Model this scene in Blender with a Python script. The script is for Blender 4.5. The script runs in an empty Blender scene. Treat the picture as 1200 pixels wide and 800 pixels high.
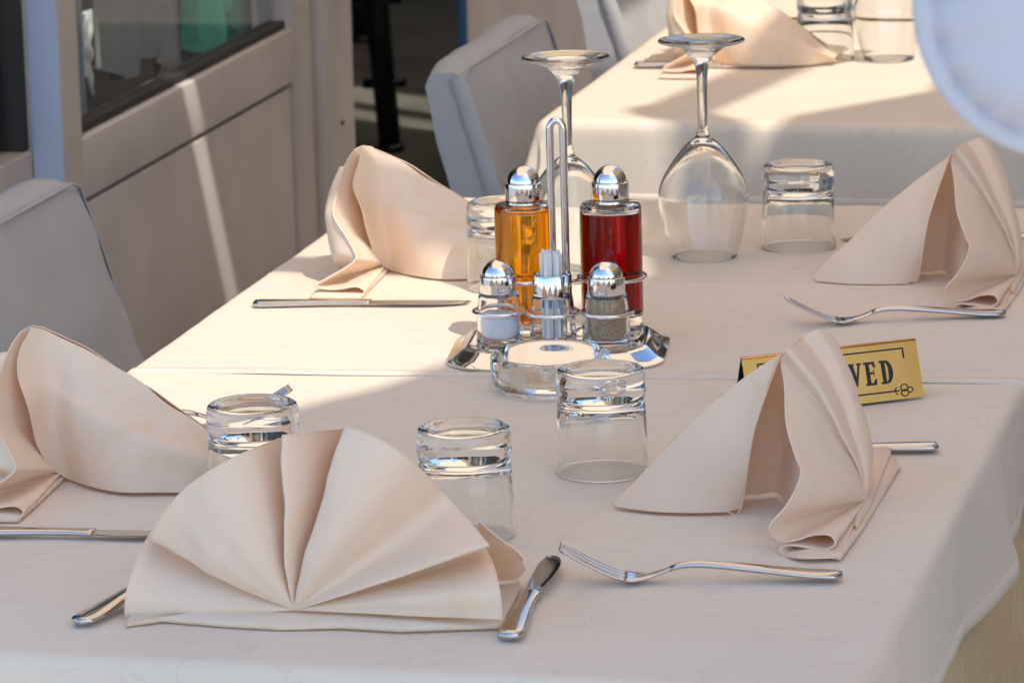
import bpy, bmesh, math, random
from mathutils import Vector, Matrix, noise

R = math.radians
scene = bpy.context.scene
COL = scene.collection

# ------------------------------------------------------------------ camera, sky, sun, exposure
cam_data = bpy.data.cameras.new('camera')
cam = bpy.data.objects.new('camera', cam_data)
COL.objects.link(cam)
cam_data.sensor_width = 36.0
cam_data.lens = 150.0
cam_data.clip_start = 0.05
cam_data.clip_end = 3000
CAM_POS = Vector((0.86, -2.88, 1.63))
PITCH, YAW, ROLL = R(12.6), R(13.9), R(1.5)
fwd = Vector((-math.sin(YAW) * math.cos(PITCH), math.cos(YAW) * math.cos(PITCH), -math.sin(PITCH)))
right0 = Vector((math.cos(YAW), math.sin(YAW), 0))
up0 = right0.cross(fwd)
right = right0 * math.cos(ROLL) - up0 * math.sin(ROLL)
up = right0 * math.sin(ROLL) + up0 * math.cos(ROLL)
cam.matrix_world = Matrix((
    (right.x, up.x, -fwd.x, CAM_POS.x),
    (right.y, up.y, -fwd.y, CAM_POS.y),
    (right.z, up.z, -fwd.z, CAM_POS.z),
    (0, 0, 0, 1)))
cam_data.dof.use_dof = True
cam_data.dof.focus_distance = 3.55
cam_data.dof.aperture_fstop = 22.0
scene.camera = cam

SUN_EL, SUN_AZ = R(55), R(45)          # azimuth measured from -Y (behind the photographer) towards +X
TO_SUN = Vector((math.sin(SUN_AZ) * math.cos(SUN_EL), -math.cos(SUN_AZ) * math.cos(SUN_EL), math.sin(SUN_EL)))
world = bpy.data.worlds.new('World')
scene.world = world
world.use_nodes = True
wn = world.node_tree
wn.nodes.clear()
sky = wn.nodes.new('ShaderNodeTexSky')
sky.sky_type = 'NISHITA'
sky.sun_disc = False
sky.sun_elevation = SUN_EL
sky.sun_rotation = math.atan2(TO_SUN.x, TO_SUN.y)
sky.air_density = 1.0
sky.dust_density = 0.5
sky.ozone_density = 2.5
bg = wn.nodes.new('ShaderNodeBackground')
bg.inputs['Strength'].default_value = 0.15
wo = wn.nodes.new('ShaderNodeOutputWorld')
wn.links.new(sky.outputs[0], bg.inputs[0])
wn.links.new(bg.outputs[0], wo.inputs[0])

sun_data = bpy.data.lights.new('sun', 'SUN')
sun_data.energy = 2.0
sun_data.angle = R(0.53)
sun_data.color = (1.0, 0.92, 0.82)
sun = bpy.data.objects.new('sun', sun_data)
sun.rotation_euler = TO_SUN.to_track_quat('Z', 'Y').to_euler()
sun.location = (3, -3, 6)
COL.objects.link(sun)

scene.view_settings.view_transform = 'Standard'
scene.view_settings.look = 'None'
scene.view_settings.gamma = 1.0
scene.view_settings.use_curve_mapping = False
scene.view_settings.exposure = 0.87
scene.render.engine = 'CYCLES'
cy = scene.cycles
cy.max_bounces = 24
cy.diffuse_bounces = 6
cy.glossy_bounces = 10
cy.transmission_bounces = 20
cy.transparent_max_bounces = 16
cy.sample_clamp_indirect = 8.0
cy.blur_glossy = 0.3
cy.use_denoising = True
try:
    cy.denoiser = 'OPENIMAGEDENOISE'
except Exception:
    pass

# ------------------------------------------------------------------ helpers
def new_mat(name):
    m = bpy.data.materials.new(name)
    m.use_nodes = True
    nt = m.node_tree
    return m, nt, nt.nodes['Principled BSDF'], nt.nodes['Material Output']

def node(nt, kind, **props):
    n = nt.nodes.new(kind)
    for k, v in props.items():
        if k.startswith('i_'):
            n.inputs[k[2:].replace('_', ' ')].default_value = v
        else:
            setattr(n, k, v)
    return n

def ramp(nt, src, stops):
    r = nt.nodes.new('ShaderNodeValToRGB')
    el = r.color_ramp.elements
    while len(el) > 1:
        el.remove(el[-1])
    el[0].position = stops[0][0]
    el[0].color = (*stops[0][1], 1)
    for p, c in stops[1:]:
        e = el.new(p)
        e.color = (*c, 1)
    nt.links.new(src, r.inputs[0])
    return r

def coords(nt, scale=(1, 1, 1), kind='Object'):
    tc = nt.nodes.new('ShaderNodeTexCoord')
    mp = nt.nodes.new('ShaderNodeMapping')
    mp.inputs['Scale'].default_value = scale
    nt.links.new(tc.outputs[kind], mp.inputs[0])
    return mp.outputs[0]

def add_bump(nt, bsdf, height, strength, distance):
    b = node(nt, 'ShaderNodeBump')
    b.inputs['Strength'].default_value = strength
    b.inputs['Distance'].default_value = distance
    nt.links.new(height, b.inputs['Height'])
    nt.links.new(b.outputs[0], bsdf.inputs['Normal'])
    return b

def mat_plain(name, col, rough=0.6, metal=0.0, var=0.12, nscale=8.0, bump=0.0, bscale=60.0, bdist=0.002):
    m, nt, b, o = new_mat(name)
    v = coords(nt)
    n = node(nt, 'ShaderNodeTexNoise', i_Scale=nscale, i_Detail=6.0)
    nt.links.new(v, n.inputs['Vector'])
    lo = tuple(max(0, c * (1 - var)) for c in col)
    hi = tuple(min(1, c * (1 + var)) for c in col)
    rp = ramp(nt, n.outputs['Fac'], [(0.3, lo), (0.7, hi)])
    nt.links.new(rp.outputs[0], b.inputs['Base Color'])
    b.inputs['Roughness'].default_value = rough
    b.inputs['Metallic'].default_value = metal
    if bump:
        n2 = node(nt, 'ShaderNodeTexNoise', i_Scale=bscale, i_Detail=5.0)
        nt.links.new(v, n2.inputs['Vector'])
        add_bump(nt, b, n2.outputs['Fac'], bump, bdist)
    return m

def mat_cloth(name, col, motif, motif_amount=0.6, mscale=14.0, lines=False, translucent=0.2, trans_col=None, weave=1.0):
    """woven damask: base colour, faint woven scroll motif, fine weave relief, a little light passing through"""
    m, nt, b, out = new_mat(name)
    v = coords(nt)
    wob = node(nt, 'ShaderNodeTexNoise', i_Scale=mscale, i_Detail=1.5, i_Distortion=1.6)
    nt.links.new(v, wob.inputs['Vector'])
    if lines:
        mul = node(nt, 'ShaderNodeMath', operation='MULTIPLY')
        mul.inputs[1].default_value = 26.0
        nt.links.new(wob.outputs['Fac'], mul.inputs[0])
        sn = node(nt, 'ShaderNodeMath', operation='SINE')
        nt.links.new(mul.outputs[0], sn.inputs[0])
        band = ramp(nt, sn.outputs[0], [(0.55, (0, 0, 0)), (0.95, (1, 1, 1)), (1.0, (1, 1, 1))])
        gate = node(nt, 'ShaderNodeTexNoise', i_Scale=mscale * 1.3, i_Detail=0.0)
        nt.links.new(v, gate.inputs['Vector'])
        gr = ramp(nt, gate.outputs['Fac'], [(0.46, (0, 0, 0)), (0.60, (1, 1, 1))])
        mk = node(nt, 'ShaderNodeMath', operation='MULTIPLY')
        nt.links.new(band.outputs[0], mk.inputs[0])
        nt.links.new(gr.outputs[0], mk.inputs[1])
        mask = mk.outputs[0]
    else:
        band = ramp(nt, wob.outputs['Fac'], [(0.47, (0, 0, 0)), (0.50, (1, 1, 1)), (0.535, (1, 1, 1)), (0.56, (0, 0, 0))])
        gate = node(nt, 'ShaderNodeTexNoise', i_Scale=mscale * 0.7, i_Detail=0.0)
        nt.links.new(v, gate.inputs['Vector'])
        gr = ramp(nt, gate.outputs['Fac'], [(0.45, (0, 0, 0)), (0.62, (1, 1, 1))])
        mk = node(nt, 'ShaderNodeMath', operation='MULTIPLY')
        nt.links.new(band.outputs[0], mk.inputs[0])
        nt.links.new(gr.outputs[0], mk.inputs[1])
        mask = mk.outputs[0]
    am = node(nt, 'ShaderNodeMath', operation='MULTIPLY')
    am.inputs[1].default_value = motif_amount
    nt.links.new(mask, am.inputs[0])
    mix = node(nt, 'ShaderNodeMix', data_type='RGBA')
    mix.inputs[6].default_value = (*col, 1)
    mix.inputs[7].default_value = (*motif, 1)
    nt.links.new(am.outputs[0], mix.inputs[0])
    # uneven laundering
    bl = node(nt, 'ShaderNodeTexNoise', i_Scale=5.0, i_Detail=4.0)
    nt.links.new(v, bl.inputs['Vector'])
    br = ramp(nt, bl.outputs['Fac'], [(0.3, (0.94, 0.94, 0.94)), (0.7, (1, 1, 1))])
    mm = node(nt, 'ShaderNodeMix', data_type='RGBA', blend_type='MULTIPLY')
    mm.inputs[0].default_value = 1.0
    nt.links.new(mix.outputs[2], mm.inputs[6])
    nt.links.new(br.outputs[0], mm.inputs[7])
    nt.links.new(mm.outputs[2], b.inputs['Base Color'])
    b.inputs['Roughness'].default_value = 0.85
    b.inputs['Specular IOR Level'].default_value = 0.25
    b.inputs['Sheen Weight'].default_value = 0.15
    # weave
    w1 = node(nt, 'ShaderNodeTexNoise', i_Scale=900.0, i_Detail=2.0)
    nt.links.new(v, w1.inputs['Vector'])
    w2 = node(nt, 'ShaderNodeTexNoise', i_Scale=38.0, i_Detail=4.0)
    nt.links.new(v, w2.inputs['Vector'])
    ad = node(nt, 'ShaderNodeMath', operation='MULTIPLY_ADD')
    ad.inputs[1].default_value = 0.25
    nt.links.new(w1.outputs['Fac'], ad.inputs[0])
    nt.links.new(w2.outputs['Fac'], ad.inputs[2])
    bp = add_bump(nt, b, ad.outputs[0], 0.35 * weave, 0.0015)
    if translucent:
        tr = node(nt, 'ShaderNodeBsdfTranslucent')
        tr.inputs['Color'].default_value = (*(trans_col or col), 1)
        ms = node(nt, 'ShaderNodeMixShader')
        ms.inputs[0].default_value = translucent
        nt.links.new(b.outputs[0], ms.inputs[1])
        nt.links.new(tr.outputs[0], ms.inputs[2])
        nt.links.new(ms.outputs[0], out.inputs['Surface'])
    return m

def mat_glass(name, col=(1, 1, 1), ior=1.45, rough=0.0):
    m, nt, b, out = new_mat(name)
    nt.nodes.remove(b)
    g = node(nt, 'ShaderNodeBsdfGlass')
    g.inputs['Color'].default_value = (*col, 1)
    g.inputs['IOR'].default_value = ior
    g.inputs['Roughness'].default_value = rough
    nt.links.new(g.outputs[0], out.inputs['Surface'])
    return m

def mat_pane(name, tint=(0.9, 0.95, 0.95)):
    """single sheet of window glass: see-through with a mirror share that grows at grazing angles"""
    m, nt, b, out = new_mat(name)
    nt.nodes.remove(b)
    t = node(nt, 'ShaderNodeBsdfTransparent')
    t.inputs['Color'].default_value = (*tint, 1)
    g = node(nt, 'ShaderNodeBsdfGlossy')
    g.inputs['Roughness'].default_value = 0.01
    lw = node(nt, 'ShaderNodeLayerWeight')
    lw.inputs['Blend'].default_value = 0.5
    pw = node(nt, 'ShaderNodeMath', operation='POWER')
    pw.inputs[1].default_value = 5.0
    nt.links.new(lw.outputs['Facing'], pw.inputs[0])
    f = node(nt, 'ShaderNodeMath', operation='MULTIPLY_ADD')
    f.inputs[1].default_value = 0.60
    f.inputs[2].default_value = 0.04
    nt.links.new(pw.outputs[0], f.inputs[0])
    ms = node(nt, 'ShaderNodeMixShader')
    nt.links.new(f.outputs[0], ms.inputs[0])
    nt.links.new(t.outputs[0], ms.inputs[1])
    nt.links.new(g.outputs[0], ms.inputs[2])
    nt.links.new(ms.outputs[0], out.inputs['Surface'])
    return m

def mat_metal(name, col, rough=0.06, nvar=0.05):
    m, nt, b, out = new_mat(name)
    v = coords(nt)
    n = node(nt, 'ShaderNodeTexNoise', i_Scale=45.0, i_Detail=5.0)
    nt.links.new(v, n.inputs['Vector'])
    rr = node(nt, 'ShaderNodeMapRange')
    rr.inputs['To Min'].default_value = max(0.0, rough - nvar)
    rr.inputs['To Max'].default_value = rough + nvar
    nt.links.new(n.outputs['Fac'], rr.inputs['Value'])
    nt.links.new(rr.outputs[0], b.inputs['Roughness'])
    b.inputs['Base Color'].default_value = (*col, 1)
    b.inputs['Metallic'].default_value = 1.0
    return m

def mat_canvas(name, col, trans, opacity=0.5):
    m, nt, b, out = new_mat(name)
    v = coords(nt)
    n = node(nt, 'ShaderNodeTexNoise', i_Scale=3.0, i_Detail=5.0)
    nt.links.new(v, n.inputs['Vector'])
    rp = ramp(nt, n.outputs['Fac'], [(0.3, tuple(c * 0.95 for c in col)), (0.7, col)])
    nt.links.new(rp.outputs[0], b.inputs['Base Color'])
    b.inputs['Roughness'].default_value = 0.9
    tr = node(nt, 'ShaderNodeBsdfTranslucent')
    tr.inputs['Color'].default_value = (*trans, 1)
    ms = node(nt, 'ShaderNodeMixShader')
    ms.inputs[0].default_value = opacity
    nt.links.new(b.outputs[0], ms.inputs[1])
    nt.links.new(tr.outputs[0], ms.inputs[2])
    nt.links.new(ms.outputs[0], out.inputs['Surface'])
    return m

def tag(o, label=None, cat=None, group=None, kind=None):
    if label: o['label'] = label
    if cat: o['category'] = cat
    if group: o['group'] = group
    if kind: o['kind'] = kind
    return o

def thing(name, label, cat, loc=(0, 0, 0), rotz=0.0, group=None):
    o = bpy.data.objects.new(name, None)
    o.empty_display_size = 0.05
    o.location = loc
    o.rotation_euler = (0, 0, rotz)
    COL.objects.link(o)
    return tag(o, label, cat, group)

def obj(name, verts, faces, mat, parent=None, loc=None, rotz=None, smooth=True, thick=0.0, tgroup=0.0, subd=0):
    me = bpy.data.meshes.new(name)
    me.from_pydata([tuple(v) for v in verts], [], faces)
    me.validate()
    bm = bmesh.new(); bm.from_mesh(me)
    bmesh.ops.recalc_face_normals(bm, faces=bm.faces)
    bm.to_mesh(me); bm.free()
    if smooth:
        for p in me.polygons: p.use_smooth = True
    me.materials.append(mat)
    o = bpy.data.objects.new(name, me)
    COL.objects.link(o)
    if parent: o.parent = parent
    if loc: o.location = loc
    if rotz is not None: o.rotation_euler = (0, 0, rotz)
    if subd:
        s = o.modifiers.new('smooth', 'SUBSURF'); s.levels = subd; s.render_levels = subd
    if thick:
        s = o.modifiers.new('thickness', 'SOLIDIFY'); s.thickness = thick; s.offset = tgroup
        s = o.modifiers.new('crisp_edge', 'EDGE_SPLIT'); s.split_angle = R(60)
    return o

def auto_smooth(o, ang=35):
    me = o.data
    bm = bmesh.new(); bm.from_mesh(me)
    for e in bm.edges:
        if len(e.link_faces) == 2 and e.calc_face_angle(0) > R(ang): e.smooth = False
    bm.to_mesh(me); bm.free()
    return o

def box_data(x0, x1, y0, y1, z0, z1, bev=0.0, seg=2):
    bm = bmesh.new()
    bmesh.ops.create_cube(bm, size=1)
    for v in bm.verts:
        v.co = Vector(((x0 + x1) / 2 + v.co.x * (x1 - x0), (y0 + y1) / 2 + v.co.y * (y1 - y0), (z0 + z1) / 2 + v.co.z * (z1 - z0)))
    if bev:
        bmesh.ops.bevel(bm, geom=bm.edges[:], offset=bev, segments=seg, affect='EDGES', profile=0.5)
    vs = [v.co.copy() for v in bm.verts]
    bm.verts.index_update()
    fs = [[v.index for v in f.verts] for f in bm.faces]
    bm.free()
    return vs, fs

def box(name, x0, x1, y0, y1, z0, z1, mat, parent=None, bev=0.004):
    v, f = box_data(x0, x1, y0, y1, z0, z1, bev)
    return auto_smooth(obj(name, v, f, mat, parent), 50)

def chaikin(prof, it=1):
    for _ in range(it):
        q = [prof[0]]
        for a, b in zip(prof[:-1], prof[1:]):
            q.append((a[0] * 0.75 + b[0] * 0.25, a[1] * 0.75 + b[1] * 0.25))
            q.append((a[0] * 0.25 + b[0] * 0.75, a[1] * 0.25 + b[1] * 0.75))
        q.append(prof[-1])
        prof = q
    return prof

def lathe_data(prof, seg=64, off=(0, 0, 0)):
    vs, fs, rings = [], [], []
    for r, z in prof:
        if r < 1e-6:
            rings.append([len(vs)]); vs.append(Vector((off[0], off[1], z + off[2])))
        else:
            ring = []
            for k in range(seg):
                a = 2 * math.pi * k / seg
                ring.append(len(vs)); vs.append(Vector((off[0] + r * math.cos(a), off[1] + r * math.sin(a), z + off[2])))
            rings.append(ring)
    for A, B in zip(rings[:-1], rings[1:]):
        if len(A) == 1 and len(B) == 1: continue
        for k in range(seg):
            k2 = (k + 1) % seg
            if len(A) == 1: fs.append([A[0], B[k], B[k2]])
            elif len(B) == 1: fs.append([A[k], B[0], A[k2]])
            else: fs.append([A[k], B[k], B[k2], A[k2]])
    return vs, fs

def lathe(name, prof, mat, parent=None, seg=64, off=(0, 0, 0), it=0, loc=None):
    v, f = lathe_data(chaikin(prof, it), seg, off)
    return obj(name, v, f, mat, parent, loc)

def tube_data(pts, rad, seg=12, closed=False, base=0):
    pts = [Vector(p) for p in pts]
    n = len(pts)
    vs, fs = [], []
    prev_n = None
    for i, p in enumerate(pts):
        if closed: t = (pts[(i + 1) % n] - pts[i - 1]).normalized()
        else: t = (pts[min(i + 1, n - 1)] - pts[max(i - 1, 0)]).normalized()
        if prev_n is None:
            ref = Vector((0, 0, 1)) if abs(t.z) < 0.9 else Vector((1, 0, 0))
            nn = t.cross(ref).normalized()
        else:
            nn = (prev_n - t * prev_n.dot(t)).normalized()
        prev_n = nn
        b = t.cross(nn)
        r = rad[i] if isinstance(rad, (list, tuple)) else rad
        for k in range(seg):
            a = 2 * math.pi * k / seg
            vs.append(p + nn * (r * math.cos(a)) + b * (r * math.sin(a)))
    m = n if closed else n - 1
    for i in range(m):
        j = (i + 1) % n
        for k in range(seg):
            k2 = (k + 1) % seg
            fs.append([base + i * seg + k, base + i * seg + k2, base + j * seg + k2, base + j * seg + k])
    if not closed:
        fs.append([base + k for k in range(seg)][::-1])
        fs.append([base + (n - 1) * seg + k for k in range(seg)])
    return vs, fs

def tube(name, pts, rad, mat, parent=None, seg=12, closed=False):
    v, f = tube_data(pts, rad, seg, closed)
    return obj(name, v, f, mat, parent)

def catmull(pts, n, closed=False):
    """resample a control polyline to n points with a Catmull-Rom curve"""
    P = [Vector(p) for p in pts]
    m = len(P)
    res = []
    tot = m if closed else m - 1
    for i in range(n):
        t = tot * i / (n if closed else n - 1)
        k = min(int(t), tot - 1); u = t - k
        def g(j): return P[j % m] if closed else P[max(0, min(m - 1, j))]
        a, b, c, d = g(k - 1), g(k), g(k + 1), g(k + 2)
        res.append(0.5 * ((2 * b) + (c - a) * u + (2 * a - 5 * b + 4 * c - d) * u * u + (3 * b - a - 3 * c + d) * u ** 3))
    return res

def grid_faces(rows, cols, base=0, closed=False):
    f = []
    for i in range(rows - 1):
        for j in range(cols if closed else cols - 1):
            j2 = (j + 1) % cols
            f.append([base + i * cols + j, base + i * cols + j2, base + (i + 1) * cols + j2, base + (i + 1) * cols + j])
    return f

def sheet_data(rows, nu=40, nv=16, wrinkle=0.0, seed=0.0):
    """smooth surface through rows of control points"""
    rr = [catmull(r, nu) for r in rows]
    vs = []
    cols = [catmull([r[j] for r in rr], nv) for j in range(nu)]
    for i in range(nv):
        for j in range(nu):
            p = cols[j][i]
            if wrinkle:
                w = noise.noise_vector(p * 22 + Vector((seed, seed * 2, 0))) * wrinkle
                p = p + w * min(1.0, (p.z) / 0.02 if p.z > 0 else 0)
            vs.append(p)
    return vs, grid_faces(nv, nu)

def smoothstep(a, b, x):
    t = max(0.0, min(1.0, (x - a) / (b - a)))
    return t * t * (3 - 2 * t)

def clone(root, loc=None, rotz=None, label=None, group=None):
    r = root.copy(); COL.objects.link(r)
    if loc: r.location = loc
    if rotz is not None: r.rotation_euler = (0, 0, rotz)
    if label: r['label'] = label
    if group: r['group'] = group
    for ch in list(root.children):
        c = ch.copy(); COL.objects.link(c); c.parent = r
        for g in list(ch.children):
            d = g.copy(); COL.objects.link(d); d.parent = c
    return r

# ------------------------------------------------------------------ materials
M = {}
M['overlay'] = mat_cloth('cream_damask', (0.755, 0.66, 0.535), (0.60, 0.505, 0.44), 0.24, 15.0, lines=True, translucent=0.0, weave=0.6)
M['under'] = mat_cloth('yellow_damask', (0.74, 0.58, 0.30), (0.84, 0.72, 0.46), 0.8, 18.0, translucent=0.05)
M['napkin'] = mat_cloth('peach_napkin', (0.96, 0.805, 0.625), (0.92, 0.73, 0.46), 0.45, 16.0, translucent=0.22, trans_col=(0.96, 0.66, 0.38), weave=1.1)
M['chair_cloth'] = mat_cloth('chair_cover_cloth', (0.44, 0.445, 0.455), (0.42, 0.425, 0.435), 0.1, 10.0, translucent=0.0, weave=3.5)
M['paint'] = mat_plain('cream_paint', (0.56, 0.52, 0.49), 0.45, var=0.10, nscale=5, bump=0.06, bscale=40)
M['steel'] = mat_metal('polished_steel', (0.56, 0.54, 0.52), 0.10, 0.05)
M['chrome'] = mat_metal('chrome', (0.80, 0.80, 0.81), 0.04, 0.03)
M['brass'] = mat_metal('brass_plate', (0.64, 0.31, 0.07), 0.12, 0.05)
M['glass'] = mat_glass('clear_glass', (0.985, 0.99, 0.99))
M['pane'] = mat_pane('window_glass')
M['oil'] = mat_glass('olive_oil', (0.96, 0.60, 0.06), 1.40, 0.02)
M['vinegar'] = mat_glass('red_vinegar', (0.50, 0.010, 0.014), 1.36, 0.02)
M['salt'] = mat_plain('salt', (0.86, 0.87, 0.90), 0.8, var=0.05, nscale=200, bump=0.4, bscale=1200)
M['pepper'] = mat_plain('ground_pepper', (0.44, 0.31, 0.18), 0.9, var=0.5, nscale=700, bump=0.5, bscale=900)
M['paper'] = mat_plain('white_paper', (0.82, 0.82, 0.80), 0.7, var=0.03)
M['print'] = mat_plain('blue_print', (0.05, 0.22, 0.42), 0.7, var=0.05)
M['black'] = mat_plain('black_enamel', (0.012, 0.012, 0.013), 0.45, var=0.2)
M['ink'] = mat_plain('black_ink', (0.012, 0.010, 0.010), 0.5, var=0.05)
M['canvas'] = mat_canvas('awning_canvas', (0.82, 0.76, 0.70), (1.0, 0.86, 0.68), 0.93)
M['canvas_b'] = mat_canvas('ochre_awning_canvas', (0.58, 0.46, 0.32), (0.86, 0.66, 0.46), 0.70)
M['lantern'] = mat_canvas('white_cloth', (0.74, 0.74, 0.78), (0.8, 0.8, 0.84), 0.30)
M['wood'] = mat_plain('table_wood', (0.22, 0.13, 0.07), 0.5, var=0.25, nscale=14)
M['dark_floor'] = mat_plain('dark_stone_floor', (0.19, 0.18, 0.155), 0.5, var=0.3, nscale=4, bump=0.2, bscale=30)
M['ground'] = mat_plain('stone_paving', (0.47, 0.43, 0.38), 0.8, var=0.18, nscale=2.0, bump=0.3, bscale=25)
M['rubble'] = mat_plain('brown_rubble_stone', (0.075, 0.06, 0.035), 0.9, var=0.7, nscale=5.0, bump=0.8, bscale=9, bdist=0.03)
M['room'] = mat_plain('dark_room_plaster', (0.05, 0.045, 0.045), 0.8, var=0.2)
M['grey_cloth'] = mat_plain('grey_curtain_cloth', (0.30, 0.29, 0.28), 0.9, var=0.1)
M['green_cloth'] = mat_plain('green_cloth', (0.08, 0.55, 0.38), 0.8, var=0.15)
M['white_cloth'] = mat_plain('white_linen', (0.75, 0.74, 0.72), 0.9, var=0.05)
M['navy_cloth'] = mat_plain('navy_cloth', (0.01, 0.02, 0.06), 0.9, var=0.2)
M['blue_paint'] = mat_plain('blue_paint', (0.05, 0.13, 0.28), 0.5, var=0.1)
M['rubber'] = mat_plain('dark_gasket', (0.03, 0.03, 0.03), 0.6)

M['ochre'] = mat_plain('ochre_render', (0.50, 0.38, 0.25), 0.9, var=0.12, nscale=1.5, bump=0.2, bscale=30)
M['shutter'] = mat_plain('brown_shutter', (0.10, 0.06, 0.035), 0.6, var=0.15)
M['pale_blue_paint'] = mat_plain('pale_blue_paint', (0.46, 0.56, 0.74), 0.5, var=0.06, nscale=5)  # blue skylight put into the colour of the near jamb face
M['blue_grey_cloth'] = mat_plain('blue_grey_curtain_cloth', (0.24, 0.31, 0.36), 0.9, var=0.15)

# ------------------------------------------------------------------ setting: ground, terrace floor, far wall
TZ = 0.751          # cloth surface the place settings stand on
s = 900
tag(obj('ground', [(-s, -s, -0.01), (s, -s, -0.01), (s, s, -0.01), (-s, s, -0.01)], [[0, 1, 2, 3]], M['ground'], smooth=False), kind='structure')
tag(obj('terrace_floor', [(-1.17, -1.6, -0.006), (4.5, -1.6, -0.006), (4.5, 9.6, -0.006), (-1.17, 9.6, -0.006)], [[0, 1, 2, 3]], M['ground'], smooth=False), kind='structure')

# house added out of frame to block sky (seen in the chrome and glass)
hs = thing('house', 'ochre rendered house across the passage, outside the picture on the right', 'house', (4.2, 3.0, 0))
box('wall', 0.0, 3.0, -4.2, 6.5, 0.0, 4.4, M['ochre'], hs, 0.01)
for yy in (-2.8, -0.6, 1.6, 3.8):
    wdw = box('window', -0.03, -0.002, yy, yy + 0.95, 0.95, 2.3, M['shutter'], hs, 0.004)
    for k in range(12): box('slat', -0.045, -0.031, yy + 0.06, yy + 0.89, 1.02 + 0.1 * k, 1.08 + 0.1 * k, M['shutter'], wdw, 0.003)
box('roof', -0.5, 3.2, -4.5, 6.8, 4.405, 4.55, M['shutter'], hs, 0.01)

# rubble wall closing the terrace at the back
vs = []
nu, nv = 90, 40
for i in range(nv):
    for j in range(nu):
        x = -4.2 + 8.7 * j / (nu - 1); z = -0.05 + 3.0 * i / (nv - 1)
        d = noise.noise(Vector((x * 3.2, z * 3.6, 1.3))) * 0.09 + noise.noise(Vector((x * 8, z * 9, 4))) * 0.03
        vs.append((x, 9.0 + d, z))
vs += [(-4.2, 9.4, -0.05), (4.5, 9.4, -0.05), (4.5, 9.4, 2.95), (-4.2, 9.4, 2.95)]
n0 = nu * nv
fs = grid_faces(nv, nu) + [[n0, n0 + 1, n0 + 2, n0 + 3]]
tag(obj('stone_wall', vs, fs, M['rubble']), 'dark brown rubble stone wall at the back of the terrace', 'wall')

# ------------------------------------------------------------------ glazed veranda wall on the left (faces +X)
WX = -1.10
wall = thing('veranda_wall', 'cream painted glazed partition with recessed lower panel on the left', 'wall', (WX, 3.1, 0))
def wb(name, x0, x1, y0, y1, z0, z1, mat='paint', bev=0.004, parent=wall):
    return box(name, x0 - WX, x1 - WX, y0 - 3.1, y1 - 3.1, z0, z1, M[mat], parent, bev)
wb('stile', WX - 0.09, WX, 2.535, 2.612, 0.0, 2.5)
wb('stile', WX - 0.07, WX, 3.632, 3.735, 0.0, 2.5)
wb('rail', WX - 0.07, WX - 0.001, 2.613, 3.631, 0.548, 0.635)
wb('rail', WX - 0.07, WX - 0.001, 2.613, 3.631, 2.28, 2.5)
wb('bottom_rail', WX - 0.07, WX - 0.001, 2.613, 3.631, 0.0, 0.11)
wb('lower_panel', WX - 0.05, WX - 0.004, 2.621, 3.622, 0.118, 0.541, bev=0.004)
wb('panel_backing', WX - 0.055, WX - 0.0505, 2.613, 3.631, 0.111, 0.547, bev=0.001)
wb('jamb_strip', WX - 0.044, WX - 0.001, 2.530, 2.5345, 0.0, 2.5, 'pale_blue_paint', 0.001)  # strip added to carry the blue skylight as colour
for zz in (0.36, 0.44): wb('screw_cap', WX + 0.0125, WX + 0.0150, 3.85, 3.858, zz, zz + 0.008, 'rubber', 0.001)
wb('post', WX - 0.08, WX - 0.012, 3.737, 3.775, 0.0, 2.5)
wb('post', WX - 0.10, WX + 0.012, 3.777, 3.94, 0.0, 2.5, bev=0.008)
win = wb('window', WX - 0.052, WX - 0.004, 2.614, 2.622, 0.636, 2.279, 'rubber', 0.001)
obj('pane', [(-0.03, 2.623 - 3.1, 0.636), (-0.03, 3.630 - 3.1, 0.636), (-0.03, 3.630 - 3.1, 2.279), (-0.03, 2.623 - 3.1, 2.279)], [[0, 1, 2, 3]], M['pane'], win, smooth=False)
obj('gasket', *box_data(-0.04, -0.012, 2.624 - 3.1, 3.629 - 3.1, 0.636, 0.648, 0.002), M['rubber'], win, smooth=False)
# neighbouring bay, set back 4.5 cm, nearer the photographer
bay = thing('veranda_window_bay', 'set back window bay beside the blue lit jamb at the left edge', 'window', (-1.145, 1.7, 0))
def bb(name, x0, x1, y0, y1, z0, z1, mat='paint', bev=0.004, parent=bay):
    return box(name, x0 + 1.145, x1 + 1.145, y0 - 1.7, y1 - 1.7, z0, z1, M[mat], parent, bev)
bb('sill_panel', -1.205, -1.145, 0.9, 2.533, 0.0, 0.632)
bb('head', -1.205, -1.145, 0.9, 2.533, 2.28, 2.5)
bb('mullion', -1.20, -1.15, 2.515, 2.533, 0.633, 2.279, 'rubber', 0.002)
obj('pane', [(-0.03, -0.8, 0.633), (-0.03, 0.814, 0.633), (-0.03, 0.814, 2.279), (-0.03, -0.8, 2.279)], [[0, 1, 2, 3]], M['pane'], bay, smooth=False)
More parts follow.
